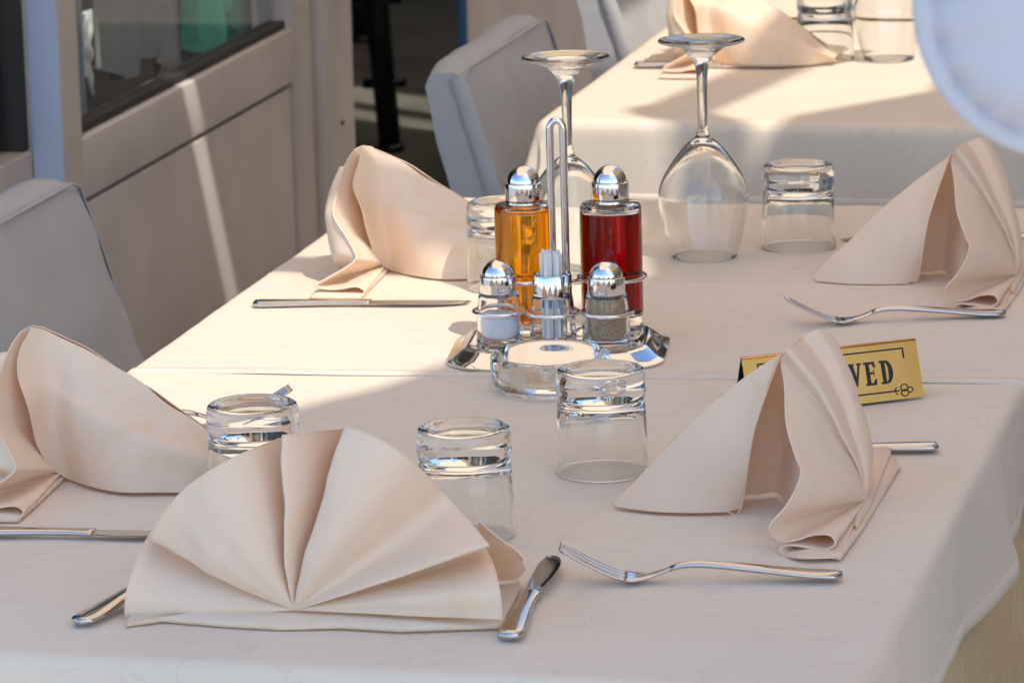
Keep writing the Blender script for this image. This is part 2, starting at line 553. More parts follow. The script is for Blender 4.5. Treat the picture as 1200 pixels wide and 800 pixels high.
# second glazed section beyond the doorway
w2 = thing('veranda_wall', 'glazed cream partition beyond the doorway, behind the far chairs', 'wall', (WX, 6.5, 0))
def wb2(name, x0, x1, y0, y1, z0, z1, mat='paint', bev=0.004):
    return box(name, x0 - WX, x1 - WX, y0 - 6.5, y1 - 6.5, z0, z1, M[mat], w2, bev)
wb2('jamb_strip', WX - 0.019, WX - 0.001, 4.760, 4.764, 0.0, 2.5, 'blue_paint', 0.001)  # plain dark blue on the jamb face towards the camera
wb2('stile', WX - 0.02, WX, 4.764, 4.864, 0.0, 2.5)
wb2('stile', WX - 0.09, WX, 8.88, 8.98, 0.0, 2.5)
wb2('rail', WX - 0.02, WX - 0.001, 4.865, 8.879, 0.0, 0.635)
wb2('rail', WX - 0.02, WX - 0.001, 4.865, 8.879, 2.28, 2.5)
obj('pane', [(-0.012, 4.865 - 6.5, 0.636), (-0.03, 8.879 - 6.5, 0.636), (-0.03, 8.879 - 6.5, 2.279), (-0.03, 4.865 - 6.5, 2.279)], [[0, 1, 2, 3]], M['pane'], w2, smooth=False)
box('lintel', -0.02, 0.0, 3.941 - 6.5, 4.759 - 6.5, 2.1, 2.5, M['paint'], w2, 0.003)
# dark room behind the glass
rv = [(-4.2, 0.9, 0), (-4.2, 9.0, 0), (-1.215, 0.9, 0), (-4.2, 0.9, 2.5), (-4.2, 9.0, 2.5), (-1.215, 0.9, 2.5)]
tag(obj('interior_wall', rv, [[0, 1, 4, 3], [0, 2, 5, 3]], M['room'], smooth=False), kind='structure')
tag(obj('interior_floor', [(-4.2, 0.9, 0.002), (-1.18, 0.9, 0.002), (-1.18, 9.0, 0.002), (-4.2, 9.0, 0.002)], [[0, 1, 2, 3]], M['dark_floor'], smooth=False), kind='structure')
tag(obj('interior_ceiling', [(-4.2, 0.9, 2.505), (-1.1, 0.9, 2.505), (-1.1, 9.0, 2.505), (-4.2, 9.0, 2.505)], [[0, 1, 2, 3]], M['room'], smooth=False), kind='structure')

def hanging_cloth(name, x, y0, y1, z0, z1, mat, label, cat, folds=5, amp=0.02, slope=0.0, seed=0, jag=0.015):
    nu, nv = 60, 24
    vs = []
    for i in range(nv):
        t = i / (nv - 1)
        for j in range(nu):
            u = j / (nu - 1)
            y = y0 + (y1 - y0) * u
            zb = z0 + slope * u + jag * math.sin(u * 9 + seed) + (jag - 0.015) * 2.2 * (1 - abs(2 * (u * 1.5 % 1) - 1))
            z = z1 + (zb - z1) * t
            vs.append((x + amp * math.sin(u * folds * 6.28 + seed) * (0.4 + 0.6 * t) + 0.01 * noise.noise(Vector((u * 5, t * 5, seed))), y, z))
    o = obj(name, vs, grid_faces(nv, nu), mat, thick=0.004)
    return tag(o, label, cat)
hanging_cloth('curtain', -1.25, 3.07, 3.44, 0.645, 2.2, M['grey_cloth'], 'long grey curtain behind the left window pane', 'curtain', 4, 0.015, -0.038, 1)
hanging_cloth('curtain', -1.235, 2.35, 2.98, 0.55, 2.2, M['blue_grey_cloth'], 'blue grey curtain behind the set back window bay at the left edge', 'curtain', 7, 0.02, 0.0, 7)
hanging_cloth('curtain', -1.275, 3.45, 3.66, 0.585, 2.2, M['grey_cloth'], 'narrow grey curtain beside the green cloth behind the window', 'curtain', 2, 0.012, -0.02, 2)
hanging_cloth('green_garment', -1.24, 3.565, 3.77, 0.622, 1.05, M['green_cloth'], 'bright green cloth hanging behind the window pane', 'cloth', 4.3, 0.034, -0.07, 3, 0.045)
hanging_cloth('white_cloth', -1.235, 2.985, 3.045, 0.645, 0.75, M['white_cloth'], 'small white cloth corner at the near edge of the window', 'cloth', 1, 0.005, -0.01, 4)
hanging_cloth('navy_garment', -1.27, 3.63, 3.80, 0.545, 0.64, M['navy_cloth'], 'dark navy cloth below the green cloth behind the window', 'cloth', 2, 0.015, 0.0, 5)
hanging_cloth('curtain', -1.27, 3.96, 4.20, 0.545, 2.2, M['grey_cloth'], 'pale curtain at the doorway end of the window', 'curtain', 3, 0.012, 0.0, 6)

# ------------------------------------------------------------------ awnings overhead (cast the shade, leave sun gaps)
CZ = 3.30
SLIDE = (CZ - 2.60) / TO_SUN.z          # outlines below were drawn for 2.6 m; slide them along the sun's rays
SX, SY = TO_SUN.x * SLIDE, TO_SUN.y * SLIDE
def awning(poly, label, z=CZ, mat='canvas'):
    k = (z - 2.60) / TO_SUN.z
    poly = [(x + TO_SUN.x * k, y + TO_SUN.y * k) for x, y in poly]
    o = thing('awning', label, 'awning', (poly[0][0], poly[0][1], 0), group=None)
    P = [(x - poly[0][0], y - poly[0][1]) for x, y in poly]
    n = len(P)
    vs = [(x, y, z) for x, y in P] + [(x, y, z + 0.004) for x, y in P]
    fs = [list(range(n))[::-1], [n + k for k in range(n)]] + [[k, (k + 1) % n, n + (k + 1) % n, n + k] for k in range(n)]
    obj('canvas', vs, fs, M[mat], o, smooth=False)
    # edge rope / hem tube
    tube('hem', [(x, y, z - 0.004) for x, y in P], 0.006, M[mat], o, 8, True)
    return o
awning([(0.30, -0.33), (0.475, -0.34), (0.63, -0.36), (0.70, -0.27), (0.76, -0.17), (0.80, -0.06), (0.85, 0.12), (0.90, 0.36), (2.2, 0.36), (2.2, -1.75), (1.0, -1.75), (0.95, -1.12), (0.30, -1.12)],
       'large cream awning over the near end of the table, above the frame')  # near right part of the outline carried out to shade the lantern
awning([(-1.09, -0.12), (0.475, -0.12), (0.475, 0.315), (0.72, 0.310), (0.725, 0.385), (0.475, 0.390), (0.475, 1.10), (0.56, 1.20), (0.56, 2.083), (-1.09, 2.083)], 'cream awning along the glazed wall, above the frame', 2.56)  # tongue and step in the outline added to shade napkin and far chair
awning([(0.90, 0.33), (3.0, 0.33), (3.0, 6.6), (0.95, 6.6), (1.02, 1.5), (0.88, 1.30), (0.80, 0.72)], 'ochre awning on the right of the tables, above the frame', CZ + 0.03, 'canvas_b')
awning([(-1.09, 2.148), (0.475, 2.148), (0.475, 4.49), (-1.09, 5.51)], 'cream awning behind the wall gap, above the frame', 2.56)
awning([(-1.09, 5.625), (0.475, 4.605), (0.475, 4.675), (-1.09, 5.695)], 'narrow cream awning strip, above the frame')
awning([(-1.09, 5.88), (0.475, 4.86), (0.475, 9.0), (-1.09, 9.0)], 'cream awning over the back terrace, above the frame')
arm = thing('folding_awning_support', 'white folding elbow support under the awning, above the frame', 'support', (0.70 + SX, 1.336 + SY, CZ - 2.6))  # unseen arm, added and bent to cast the dark band on the far table
for (a, c) in (((0.09, 0.50), (0.0, 0.0)), ((0.0, 0.0), (0.16, -0.17))):
    d = (Vector(c) - Vector(a)).normalized(); nrm = Vector((-d.y, d.x)) * 0.036
    vs = [(p[0] + s_ * nrm.x, p[1] + s_ * nrm.y, z) for p in (a, c) for s_ in (-1, 1) for z in (2.53, 2.575)]
    obj('arm_segment', vs, [[0, 1, 3, 2], [4, 5, 7, 6], [0, 1, 5, 4], [2, 3, 7, 6], [0, 2, 6, 4], [1, 3, 7, 5]], M['paint'], arm, smooth=False)
lathe('elbow_joint', [(0, 2.51), (0.042, 2.51), (0.045, 2.515), (0.045, 2.585), (0.042, 2.59), (0, 2.59)], M['steel'], arm, 24)

# ------------------------------------------------------------------ tables and cloths
def table(name, label, x0, x1, y0, y1, group):
    t = thing(name, label, 'table', ((x0 + x1) / 2, (y0 + y1) / 2, 0), group=group)
    hx, hy = (x1 - x0) / 2, (y1 - y0) / 2
    box('tabletop', -hx, hx, -hy, hy, 0.715, 0.743, M['wood'], t, 0.006)
    box('apron', -hx + 0.05, hx - 0.05, -hy + 0.05, hy - 0.05, 0.65, 0.714, M['wood'], t, 0.004)
    for sx in (-1, 1):
        for sy in (-1, 1):
            cx, cyy = sx * (hx - 0.06), sy * (hy - 0.06)
            box('leg', cx - 0.025, cx + 0.025, cyy - 0.025, cyy + 0.025, 0.0, 0.649, M['wood'], t, 0.004)
    return t
NX0, NX1 = -0.402, 0.402
table('dining_table', 'near square table under the front half of the cloth', NX0, NX1, -0.09, 0.81, 'pushed together near tables')
table('dining_table', 'square table under the back half of the near cloths', NX0, NX1, 0.815, 1.64, 'pushed together near tables')
FX0, FX1 = -0.338, 0.48
table('dining_table', 'far square table behind the cruet stand', FX0, FX1, 2.18, 2.99, 'far tables')
table('dining_table', 'farthest square table behind the standing napkin', FX0, FX1, 3.0, 3.82, 'far tables')

def cloth_map(x, y, rect, z, rad, amp, seed, flare):
    """lay the flat cloth point (x, y) over the table rectangle"""
    x0, x1, y0, y1 = rect
    px, py = max(x0, min(x1, x)), max(y0, min(y1, y))
    ox, oy = x - px, y - py
    L = math.hypot(ox, oy)
    wr = 0.0009 * noise.noise(Vector((x * 6, y * 9, seed))) + 0.0005 * noise.noise(Vector((x * 16, y * 26, seed)))
    for cxx in (x0 + (x1 - x0) * 0.333, x0 + (x1 - x0) * 0.667): wr += 0.0007 * math.exp(-((x - cxx) / 0.004) ** 2)
    wr += 0.0007 * math.exp(-((y - (y0 + (y1 - y0) * 0.5)) / 0.004) ** 2)
    if L < 1e-9:
        return Vector((px, py, z + wr))
    nx, ny = ox / L, oy / L
    a = L / rad
    if a < math.pi / 2:
        outw, down = rad * math.sin(a), rad * (1 - math.cos(a))
    else:
        outw, down = rad, rad + L - rad * math.pi / 2
    g = max(0.0, L - rad)
    corner = min(1.0, 4 * abs(nx * ny))
    per = px * 9.0 + py * 9.0 * (1 if abs(nx) > abs(ny) else -1)
    w = noise.noise(Vector((px * 4.2 + seed, py * 4.2, seed * 1.7))) + 0.6 * noise.noise(Vector((px * 11 + seed, py * 11, seed + 3)))
    w2 = 0.5 + 0.5 * math.sin(math.atan2(ny, nx) * 6 + seed)
    outw += g * amp * max(0.03, 0.30 + 1.3 * w) + g * flare * corner * (0.35 + 0.9 * w2)
    return Vector((px + nx * outw, py + ny * outw, z - down + wr))

def tablecloth(name, label, rect, drops, z, mat, rad=0.014, amp=0.18, seed=1.0, flare=0.35, step=0.008, hem=0.013, shear=None, group=None):
    x0, x1, y0, y1 = rect
    dl, dr, dn, df = drops
    t = thing(name, label, 'tablecloth', ((x0 + x1) / 2, (y0 + y1) / 2, z), group=group)
    org = Vector(((x0 + x1) / 2, (y0 + y1) / 2, z))
    X0, X1, Y0, Y1 = x0 - dl, x1 + dr, y0 - dn, y1 + df
    nx, ny = int((X1 - X0) / step) + 1, int((Y1 - Y0) / step) + 1
    def mp(x, y, lift=0.0):
        p = cloth_map(x, y, rect, z, rad, amp, seed, flare)
        if lift:
            e = 1e-3
            a = cloth_map(x + e, y, rect, z, rad, amp, seed, flare) - cloth_map(x - e, y, rect, z, rad, amp, seed, flare)
            b = cloth_map(x, y + e, rect, z, rad, amp, seed, flare) - cloth_map(x, y - e, rect, z, rad, amp, seed, flare)
            n = a.cross(b)
            if n.length > 1e-12: p = p + n.normalized() * lift
        if shear:
            p.y += shear * p.x * (1 - smoothstep(y0, y0 + 0.35, y))
        return p - org
    vs = [mp(X0 + (X1 - X0) * j / (nx - 1), Y0 + (Y1 - Y0) * i / (ny - 1)) for i in range(ny) for j in range(nx)]
    body = obj('cloth', vs, grid_faces(ny, nx), mat, t, thick=0.0012, tgroup=-1)
    if hem:
        # folded and stitched hem, one loop proud of the cloth
        loop = []
        m = 200
        for k in range(m): loop.append((X0 + (X1 - X0) * k / m, Y0, 0, 1))
        for k in range(m): loop.append((X1, Y0 + (Y1 - Y0) * k / m, -1, 0))
        for k in range(m): loop.append((X1 - (X1 - X0) * k / m, Y1, 0, -1))
        for k in range(m): loop.append((X0, Y1 - (Y1 - Y0) * k / m, 1, 0))
        rows = []
        for q, lf in ((0.0, 0.0), (0.0006, 0.0011), (hem * 0.5, 0.0014), (hem - 0.001, 0.0013), (hem, -0.0006)):
            for (x, y, ix, iy) in loop:
                xx = min(max(x + ix * q, X0 + q), X1 - q); yy = min(max(y + iy * q, Y0 + q), Y1 - q)
                rows.append(mp(xx, yy, lf))
        obj('hem', rows, grid_faces(5, len(loop), closed=True), mat, t)
    return t
tablecloth('under_cloth', 'long pale yellow under cloth showing below the cream cloth', (NX0 + 0.006, NX1 - 0.006, -0.084, 1.634), (0.27, 0.52, 0.40, 0.27), 0.746, M['under'], 0.006, 0.008, 7.0, 0.01, 0.012, 0.012)
tablecloth('overlay_cloth', 'cream damask cloth on the front half of the near table', (NX0 - 0.002, NX1 + 0.002, -0.095, 0.84), (0.115, 0.115, 0.11, 0.0), 0.7495, M['overlay'], 0.009, 0.20, 2.0, 0.14, 0.006)
tablecloth('overlay_cloth', 'cream damask cloth on the back half, its edge crossing mid table', (NX0 - 0.003, NX1 + 0.003, 0.80, 1.645), (0.12, 0.12, 0.0, 0.12), 0.7508, M['overlay'], 0.010, 0.20, 5.0, 0.14, 0.006, shear=0.07)
tablecloth('under_cloth', 'pale yellow under cloth of the far table', (FX0 + 0.006, FX1 - 0.006, 2.186, 3.814), (0.26, 0.26, 0.26, 0.26), 0.746, M['under'], 0.006, 0.008, 9.0, 0.01, 0.016, 0.012)
tablecloth('overlay_cloth', 'cream cloth with hemmed front drop on the far table', (FX0 - 0.002, FX1 + 0.002, 2.175, 2.995), (0.11, 0.11, 0.11, 0.11), 0.7495, M['overlay'], 0.012, 0.09, 11.0, 0.25, 0.009)
tablecloth('overlay_cloth', 'cream cloth on the farthest table at the top of the picture', (FX0 - 0.002, FX1 + 0.002, 3.03, 3.825), (0.11, 0.11, 0.0, 0.11), 0.7512, M['overlay'], 0.016, 0.14, 13.0, 0.4, 0.012)

# ------------------------------------------------------------------ covered chairs (back towards -X, facing the table)
def make_chair(label, loc, seed, rz=0.0):
    t = thing('chair', label, 'chair', loc, rz, group='cloth covered chairs along the tables')
    W = 0.46
    def slab(rows, ny=44):
        """closed loop of (x, z) profile swept along y, ends pulled in like an upholstered cover"""
        vs, n = [], len(rows)
        for i in range(ny + 1):
            u = i / ny
            y = -W / 2 + W * u
            e = min(u, 1 - u) * W
            pinch = 0.006 * math.exp(-e / 0.008)
            cx = sum(r[0] for r in rows) / n; cz = sum(r[1] for r in rows) / n
            for (x, z) in rows:
                k = 1 - pinch / 0.05
                droop = -0.012 * smoothstep(0.05, 0.0, e) * smoothstep(cz, cz + 0.15, z)
                p = Vector((x, y, z + droop))
                f = noise.noise(Vector((x * 9, y * 9, z * 7 + seed))) * 0.007 + noise.noise(Vector((x * 20, y * 30 + z * 12, z * 14 + seed))) * 0.0030
                p.x = p.x + (0 if k == 1 else (cx - x) * 0.0) + f
                if i in (0, ny): p.y += (0.006 * noise.noise(Vector((x * 22, seed, z * 16))) + 0.003 * noise.noise(Vector((x * 50, seed, z * 40))))
                vs.append(p)
        fs = grid_faces(ny + 1, n, closed=True)
        fs.append(list(range(n))[::-1]); fs.append([ny * n + k for k in range(n)])
        return vs, fs
    def dense(poly, step=0.012):
        out = []
        for a, b in zip(poly, poly[1:] + poly[:1]):
            k = max(1, int(math.hypot(b[0] - a[0], b[1] - a[1]) / step))
            for q in range(k): out.append((a[0] + (b[0] - a[0]) * q / k, a[1] + (b[1] - a[1]) * q / k))
        return out
    prof = [(-0.050, 0.795), (-0.044, 0.808), (-0.030, 0.812), (-0.010, 0.812), (0.0, 0.806), (0.004, 0.795), (0.115, 0.462), (0.018, 0.462), (-0.010, 0.60)]
    v, f = slab(dense(prof))
    bk = auto_smooth(obj('back_cover', v, f, M['chair_cloth'], t), 55)
    # piped seams of the slip cover along both side edges of the front face
    # folded strip of cover cloth down the near side edge
    for sy in (-1, 1):
        rows = []
        for q in [i / 20 for i in range(21)]:
            z = 0.796 - 0.33 * q
            xf = 0.004 + 0.111 * q; xb = -0.050 + 0.055 * q
            for u in (0.62, 0.70, 0.80, 0.90, 0.98):
                w = 0.0025 * noise.noise(Vector((q * 14, u * 3, seed + sy))) + 0.0022
                rows.append((xb + (xf - xb) * u, sy * (W / 2 + 0.004 + (w if 0.65 < u < 0.95 else -0.004)), z + 0.004 * math.sin(u * 7 + q * 9)))
        obj('side_fold', rows, grid_faces(21, 5), M['chair_cloth'], bk, thick=0.001)
    pts = [(0.004, -W / 2 + W * q, 0.803 - 0.010 * (1 - smoothstep(0, 0.05, min(q, 1 - q)))) for q in [i / 20 for i in range(21)]]
    tube('seam', pts, 0.0017, M['chair_cloth'], bk, 6)
    box('seat', 0.02, 0.40, -W / 2, W / 2, 0.40, 0.460, M['chair_cloth'], t, 0.012)
    # skirt
    loop = [(0.0, -W / 2 - 0.004), (0.405, -W / 2 - 0.004), (0.405, W / 2 + 0.004), (0.0, W / 2 + 0.004)]
    pl = []
    for a, b in zip(loop, loop[1:] + loop[:1]):
        for q in range(24): pl.append((a[0] + (b[0] - a[0]) * q / 24, a[1] + (b[1] - a[1]) * q / 24))
    vs = []
    for i in range(8):
        z = 0.43 - 0.34 * i / 7
        for (x, y) in pl:
            d = 1 + 0.05 * (i / 7) * (0.5 + noise.noise(Vector((x * 12, y * 12, seed))))
            vs.append((0.2 + (x - 0.2) * d, y * d, z))
    obj('skirt', vs, grid_faces(8, len(pl), closed=True), M['chair_cloth'], t, thick=0.002)
    for x in (0.03, 0.37):
        for y in (-0.19, 0.19):
            box('leg', x - 0.016, x + 0.016, y - 0.016, y + 0.016, 0.0, 0.40, M['wood'], t, 0.003)
    return t
make_chair('grey beige cloth covered chair between the table and the glazed wall', (-0.69, 1.205, 0), 1.0)
make_chair('cloth covered chair with blue lit side at the far table corner', (-0.453, 2.43, 0), 4.0)
make_chair('cloth covered chair farthest back beside the far table, top out of view', (-0.452, 3.27, 0), 8.0)
make_chair('cloth covered chair on the right of the near table, out of the frame', (0.88, 0.36, 0), 12.0, math.pi)
make_chair('cloth covered chair on the right behind the back right napkin, out of the frame', (0.88, 1.26, 0), 15.0, math.pi)

# ------------------------------------------------------------------ inside the doorway: black stands
def pole_stand(label, x, y, lean, r):
    t = thing('pole_stand', label, 'stand', (x, y, 0), group='black stands inside the doorway')
    tube('pole', [(0, 0, 0.01), (lean[0] * 0.3, lean[1] * 0.3, 0.3), (lean[0], lean[1], 1.0), (lean[0], lean[1], 1.7)], [r * 0.9, r, r * 0.95, r * 0.8], M['black'], t, 14)
    lathe('foot', [(0, 0), (r * 1.15, 0), (r * 1.2, 0.01), (r * 1.0, 0.02), (0, 0.02)], M['black'], t, 20)
    tube('bracket', [(lean[0] * 0.33 - 0.05, 0, 0.335), (lean[0] * 0.33 + 0.055, 0, 0.34)], 0.013, M['black'], t, 8)
    tube('bracket', [(lean[0] * 0.17 - 0.045, 0, 0.15), (lean[0] * 0.17 + 0.05, 0, 0.155)], 0.011, M['black'], t, 8)
    return t
pole_stand('thick black stand standing in the dark doorway', -1.605, 6.017, (-0.06, -0.02), 0.027)
pole_stand('black stand deeper inside the dark doorway, near the door post', -2.10, 7.56, (-0.03, 0), 0.022)

# ------------------------------------------------------------------ folded napkins: control points in metres, from each napkin's own foot
FAN_R = [(0.0044, -0.1568, 0.0025), (-0.0216, -0.1631, 0.0025), (-0.0398, -0.1458, -0.001), (-0.0435, -0.1438, 0.0031), (-0.0372, -0.1378, 0.0051), (-0.0206, -0.1378, 0.0037), (-0.0083, -0.1398, 0.0034), (-0.0007, -0.1418, 0.009), (-0.0056, -0.1398, 0.015), (-0.0199, -0.1338, 0.0128), (-0.0325, -0.1338, 0.0083), (-0.0438, -0.1378, 0.0082), (-0.05, -0.1438, 0.0151), (-0.0502, -0.1458, 0.023), (-0.0402, -0.1378, 0.0348), (-0.0345, -0.1198, 0.0453), (-0.0334, -0.1028, 0.0552), (-0.039, -0.0928, 0.0634), (-0.0497, -0.0728, 0.0841), (-0.0561, -0.0428, 0.1077), (-0.0605, -0.032, 0.1257), (-0.0536, -0.047, 0.1376), (-0.0508, -0.032, 0.1398), (-0.0514, 0.003, 0.1361), (-0.0471, 0.01, 0.1381), (-0.0388, 0.018, 0.1401), (-0.0307, 0.043, 0.1284), (-0.0318, 0.078, 0.0972), (-0.0277, 0.103, 0.0629), (-0.0368, 0.118, 0.0301), (-0.0309, 0.133, 0.0011), (-0.039, 0.138, -0.0129), (-0.0179, 0.0605, 0.002)]
FLAPR_TOP = [(-0.0667, 0.003, 0.1245), (-0.0848, 0.003, 0.1115), (-0.1083, -0.002, 0.093), (-0.1355, -0.007, 0.0688), (-0.1624, -0.014, 0.0436), (-0.1842, -0.022, 0.0209), (-0.1989, -0.027, 0.0046)]
FLAPR_MID = [(-0.0834, -0.03, 0.0684), (-0.096, -0.0252, 0.0567), (-0.1159, -0.0282, 0.0475), (-0.1379, -0.0299, 0.0354), (-0.1617, -0.0315, 0.0228), (-0.1829, -0.031, 0.0114), (-0.1978, -0.0286, 0.0033)]
FLAPR_BOT = [(-0.0965, -0.0239, 0.002), (-0.1071, -0.0334, 0.002), (-0.1235, -0.0384, 0.002), (-0.1403, -0.0408, 0.002), (-0.161, -0.0411, 0.002), (-0.1816, -0.036, 0.002), (-0.1968, -0.0301, 0.002)]
BACKR_TOP = [(-0.0402, 0.018, 0.1393), (-0.0546, 0.013, 0.1338), (-0.0667, 0.009, 0.1235), (-0.0848, 0.009, 0.1105), (-0.1083, 0.004, 0.092), (-0.1355, -0.001, 0.0678), (-0.1624, -0.008, 0.0426), (-0.1842, -0.016, 0.0199), (-0.1989, -0.021, 0.0036)]
BACKR_MID = [(-0.0383, 0.0327, 0.0747), (-0.054, 0.0196, 0.0719), (-0.0716, 0.0405, 0.0668), (-0.088, 0.0375, 0.0602), (-0.1099, 0.032, 0.051), (-0.1339, 0.0265, 0.0389), (-0.1597, 0.02, 0.0263), (-0.1829, 0.013, 0.0149), (-0.1998, 0.0075, 0.0068)]
BACKR_BOT = [(-0.0363, 0.0033, 0.002), (-0.0534, -0.0178, 0.002), (-0.0765, 0.028, 0.002), (-0.0911, 0.022, 0.002), (-0.1115, 0.016, 0.002), (-0.1323, 0.01, 0.002), (-0.157, 0.004, 0.002), (-0.1816, -0.002, 0.002), (-0.2008, -0.008, 0.002)]
BASER = [(0.0058, -0.1573, 0.002), (0.0087, -0.064, 0.002), (0.0088, 0.0368, 0.002), (0.0084, 0.1319, 0.002), (-0.009, 0.176, 0.002), (-0.0312, 0.2027, 0.002), (-0.0306, 0.0867, 0.002), (-0.0237, -0.0479, 0.002), (-0.0175, -0.1484, 0.002)]
BASER2 = [(0.0056, -0.0779, 0.007), (0.0057, -0.0098, 0.007), (-0.0046, 0.1713, 0.007), (-0.0325, 0.1973, 0.007), (-0.0162, 0.0414, 0.007), (-0.0068, -0.0512, 0.007)]
FAN_L = [(0.012, -0.1406, 0.0025), (0.0127, -0.1333, 0.0062), (0.004, -0.1333, 0.0103), (-0.0155, -0.1333, 0.0072), (-0.0323, -0.1333, 0.0077), (-0.0366, -0.1333, 0.011), (-0.0281, -0.1283, 0.0163), (-0.012, -0.1183, 0.025), (-0.0026, -0.1133, 0.032), (-0.002, -0.1083, 0.0371), (-0.014, -0.0983, 0.0531), (-0.0287, -0.0883, 0.07), (-0.0321, -0.0783, 0.0803), (-0.0314, -0.0633, 0.094), (-0.0321, -0.0333, 0.1121), (-0.0288, -0.0083, 0.1244), (-0.0203, 0.0008, 0.1282), (-0.0162, 0.0208, 0.1203), (-0.0418, 0.0508, 0.0939), (-0.0373, 0.0808, 0.066), (-0.0623, 0.1008, 0.039), (-0.0548, 0.1208, 0.0124), (-0.0637, 0.1349, 0.002)]
CURL_TOP = [(-0.0031, -0.1113, 0.0325), (-0.0026, -0.1063, 0.0376), (-0.0146, -0.0963, 0.0536), (-0.0293, -0.0863, 0.0705), (-0.0326, -0.0763, 0.0807), (-0.0319, -0.0613, 0.0945), (-0.0326, -0.0313, 0.1126)]
CURL_MID = [(-0.0274, -0.0672, 0.0172), (-0.0212, -0.0968, 0.0314), (-0.031, -0.0868, 0.0471), (-0.0407, -0.0768, 0.0655), (-0.0427, -0.0668, 0.0775), (-0.0403, -0.0543, 0.0949), (-0.0379, -0.0318, 0.1123)]
CURL_BOT = [(-0.0436, -0.019, 0.002), (-0.0317, -0.0833, 0.0252), (-0.0394, -0.0733, 0.0406), (-0.0442, -0.0633, 0.0605), (-0.0448, -0.0533, 0.0743), (-0.0406, -0.0433, 0.0954), (-0.0353, -0.0283, 0.112)]
FLAPL_TOP = [(-0.0202, -0.0092, 0.13), (-0.0087, 0.0008, 0.1249), (0.0179, 0.0008, 0.113), (0.0488, 0.0008, 0.095), (0.0853, -0.0042, 0.0737), (0.126, -0.0092, 0.0482), (0.1707, -0.0142, 0.0105)]
FLAPL_M1 = [(-0.0205, -0.0442, 0.0986), (-0.0028, -0.0138, 0.0879), (0.0245, -0.0213, 0.08), (0.0552, -0.0258, 0.068), (0.0887, -0.028, 0.0538), (0.1279, -0.0286, 0.0368), (0.1703, -0.0205, 0.0117)]
FLAPL_MID = [(-0.0074, -0.0592, 0.071), (0.0002, -0.0221, 0.0674), (0.0277, -0.0333, 0.0615), (0.0583, -0.04, 0.0525), (0.0904, -0.0409, 0.0418), (0.1288, -0.0392, 0.0291), (0.1702, -0.0247, 0.0102)]
FLAPL_BOT = [(-0.0055, -0.0242, 0.0146), (0.009, -0.013, 0.002), (0.0375, -0.0354, 0.002), (0.0678, -0.0488, 0.002), (0.0955, -0.0456, 0.002), (0.1316, -0.0373, 0.002), (0.1697, -0.0032, 0.002)]
BACKL_TOP = [(-0.0202, -0.0032, 0.129), (-0.0087, 0.0068, 0.1239), (0.0179, 0.0068, 0.112), (0.0488, 0.0068, 0.094), (0.0853, 0.0018, 0.0727), (0.126, -0.0032, 0.0472), (0.1707, -0.0082, 0.0095)]
BACKL_MID = [(-0.0129, 0.0563, 0.0695), (0.0002, 0.0553, 0.0669), (0.0277, 0.0493, 0.061), (0.0583, 0.0433, 0.052), (0.0904, 0.0348, 0.0413), (0.1288, 0.0263, 0.0286), (0.1702, 0.0178, 0.0097)]
BACKL_BOT = [(-0.0055, 0.0958, 0.002), (0.009, 0.0838, 0.002), (0.0375, 0.0718, 0.002), (0.0678, 0.0598, 0.002), (0.0955, 0.0478, 0.002), (0.1316, 0.0358, 0.002), (0.1697, 0.0238, 0.002)]
BASEL = [(-0.0396, -0.1484, 0.002), (-0.0137, -0.1495, 0.002), (0.0126, -0.1463, 0.002), (0.0084, -0.0767, 0.002), (0.0038, -0.0136, 0.002), (-0.0201, 0.0272, 0.002), (-0.0423, 0.0247, 0.002), (-0.0433, -0.0361, 0.002)]
FAN_F = [(-0.1246, -0.0211, -0.0033), (-0.124, -0.0233, 0.0079), (-0.1241, -0.0174, 0.0193), (-0.1244, 0.0033, 0.0331), (-0.1232, 0.0295, 0.0457), (-0.1196, 0.0357, 0.0521), (-0.1151, 0.014, 0.0529), (-0.1093, -0.0028, 0.0564), (-0.098, -0.0066, 0.0748), (-0.0809, -0.0079, 0.0945), (-0.0603, -0.0087, 0.1097), (-0.0419, 0.0007, 0.1196), (-0.0292, 0.0237, 0.1227), (-0.0229, 0.0551, 0.1209), (-0.02, 0.0744, 0.1189), (-0.017, 0.071, 0.1205), (-0.0121, 0.0376, 0.1282), (-0.0087, 0.0116, 0.1341), (-0.0044, 0.0061, 0.1356), (0.0024, 0.0158, 0.1347), (0.0106, 0.0368, 0.1318), (0.0173, 0.0631, 0.1268), (0.022, 0.0855, 0.1222), (0.0249, 0.0802, 0.1242), (0.0317, 0.0454, 0.1336), (0.0372, 0.0178, 0.1405), (0.0432, 0.0103, 0.1419), (0.0566, 0.0036, 0.1401), (0.073, -0.0004, 0.134), (0.0877, 0.0053, 0.1216), (0.0978, 0.0233, 0.1039), (0.1047, 0.0396, 0.087), (0.1138, 0.0383, 0.0773), (0.129, 0.0185, 0.0722), (0.1437, -0.0048, 0.0681), (0.151, -0.0141, 0.0645), (0.1442, 0.0074, 0.0571), (0.1355, 0.0315, 0.0515), (0.1395, 0.0277, 0.0462), (0.1503, 0.0041, 0.0415), (0.1587, -0.0156, 0.0307), (0.1607, -0.0184, 0.0105)]
BASEF = [(-0.1164, -0.0446, 0.002), (-0.0944, -0.0279, 0.002), (-0.0465, -0.034, 0.002), (-0.0004, -0.0359, 0.002), (0.0418, -0.0251, 0.002), (0.0873, -0.0269, 0.002), (0.1232, -0.0171, 0.002), (0.1578, -0.0075, 0.002), (0.1477, 0.0932, 0.002), (0.1218, 0.1734, 0.002), (0.0603, 0.2018, 0.002), (-0.0261, 0.2147, 0.002), (-0.1124, 0.1767, 0.002), (-0.1306, 0.0518, 0.002)]
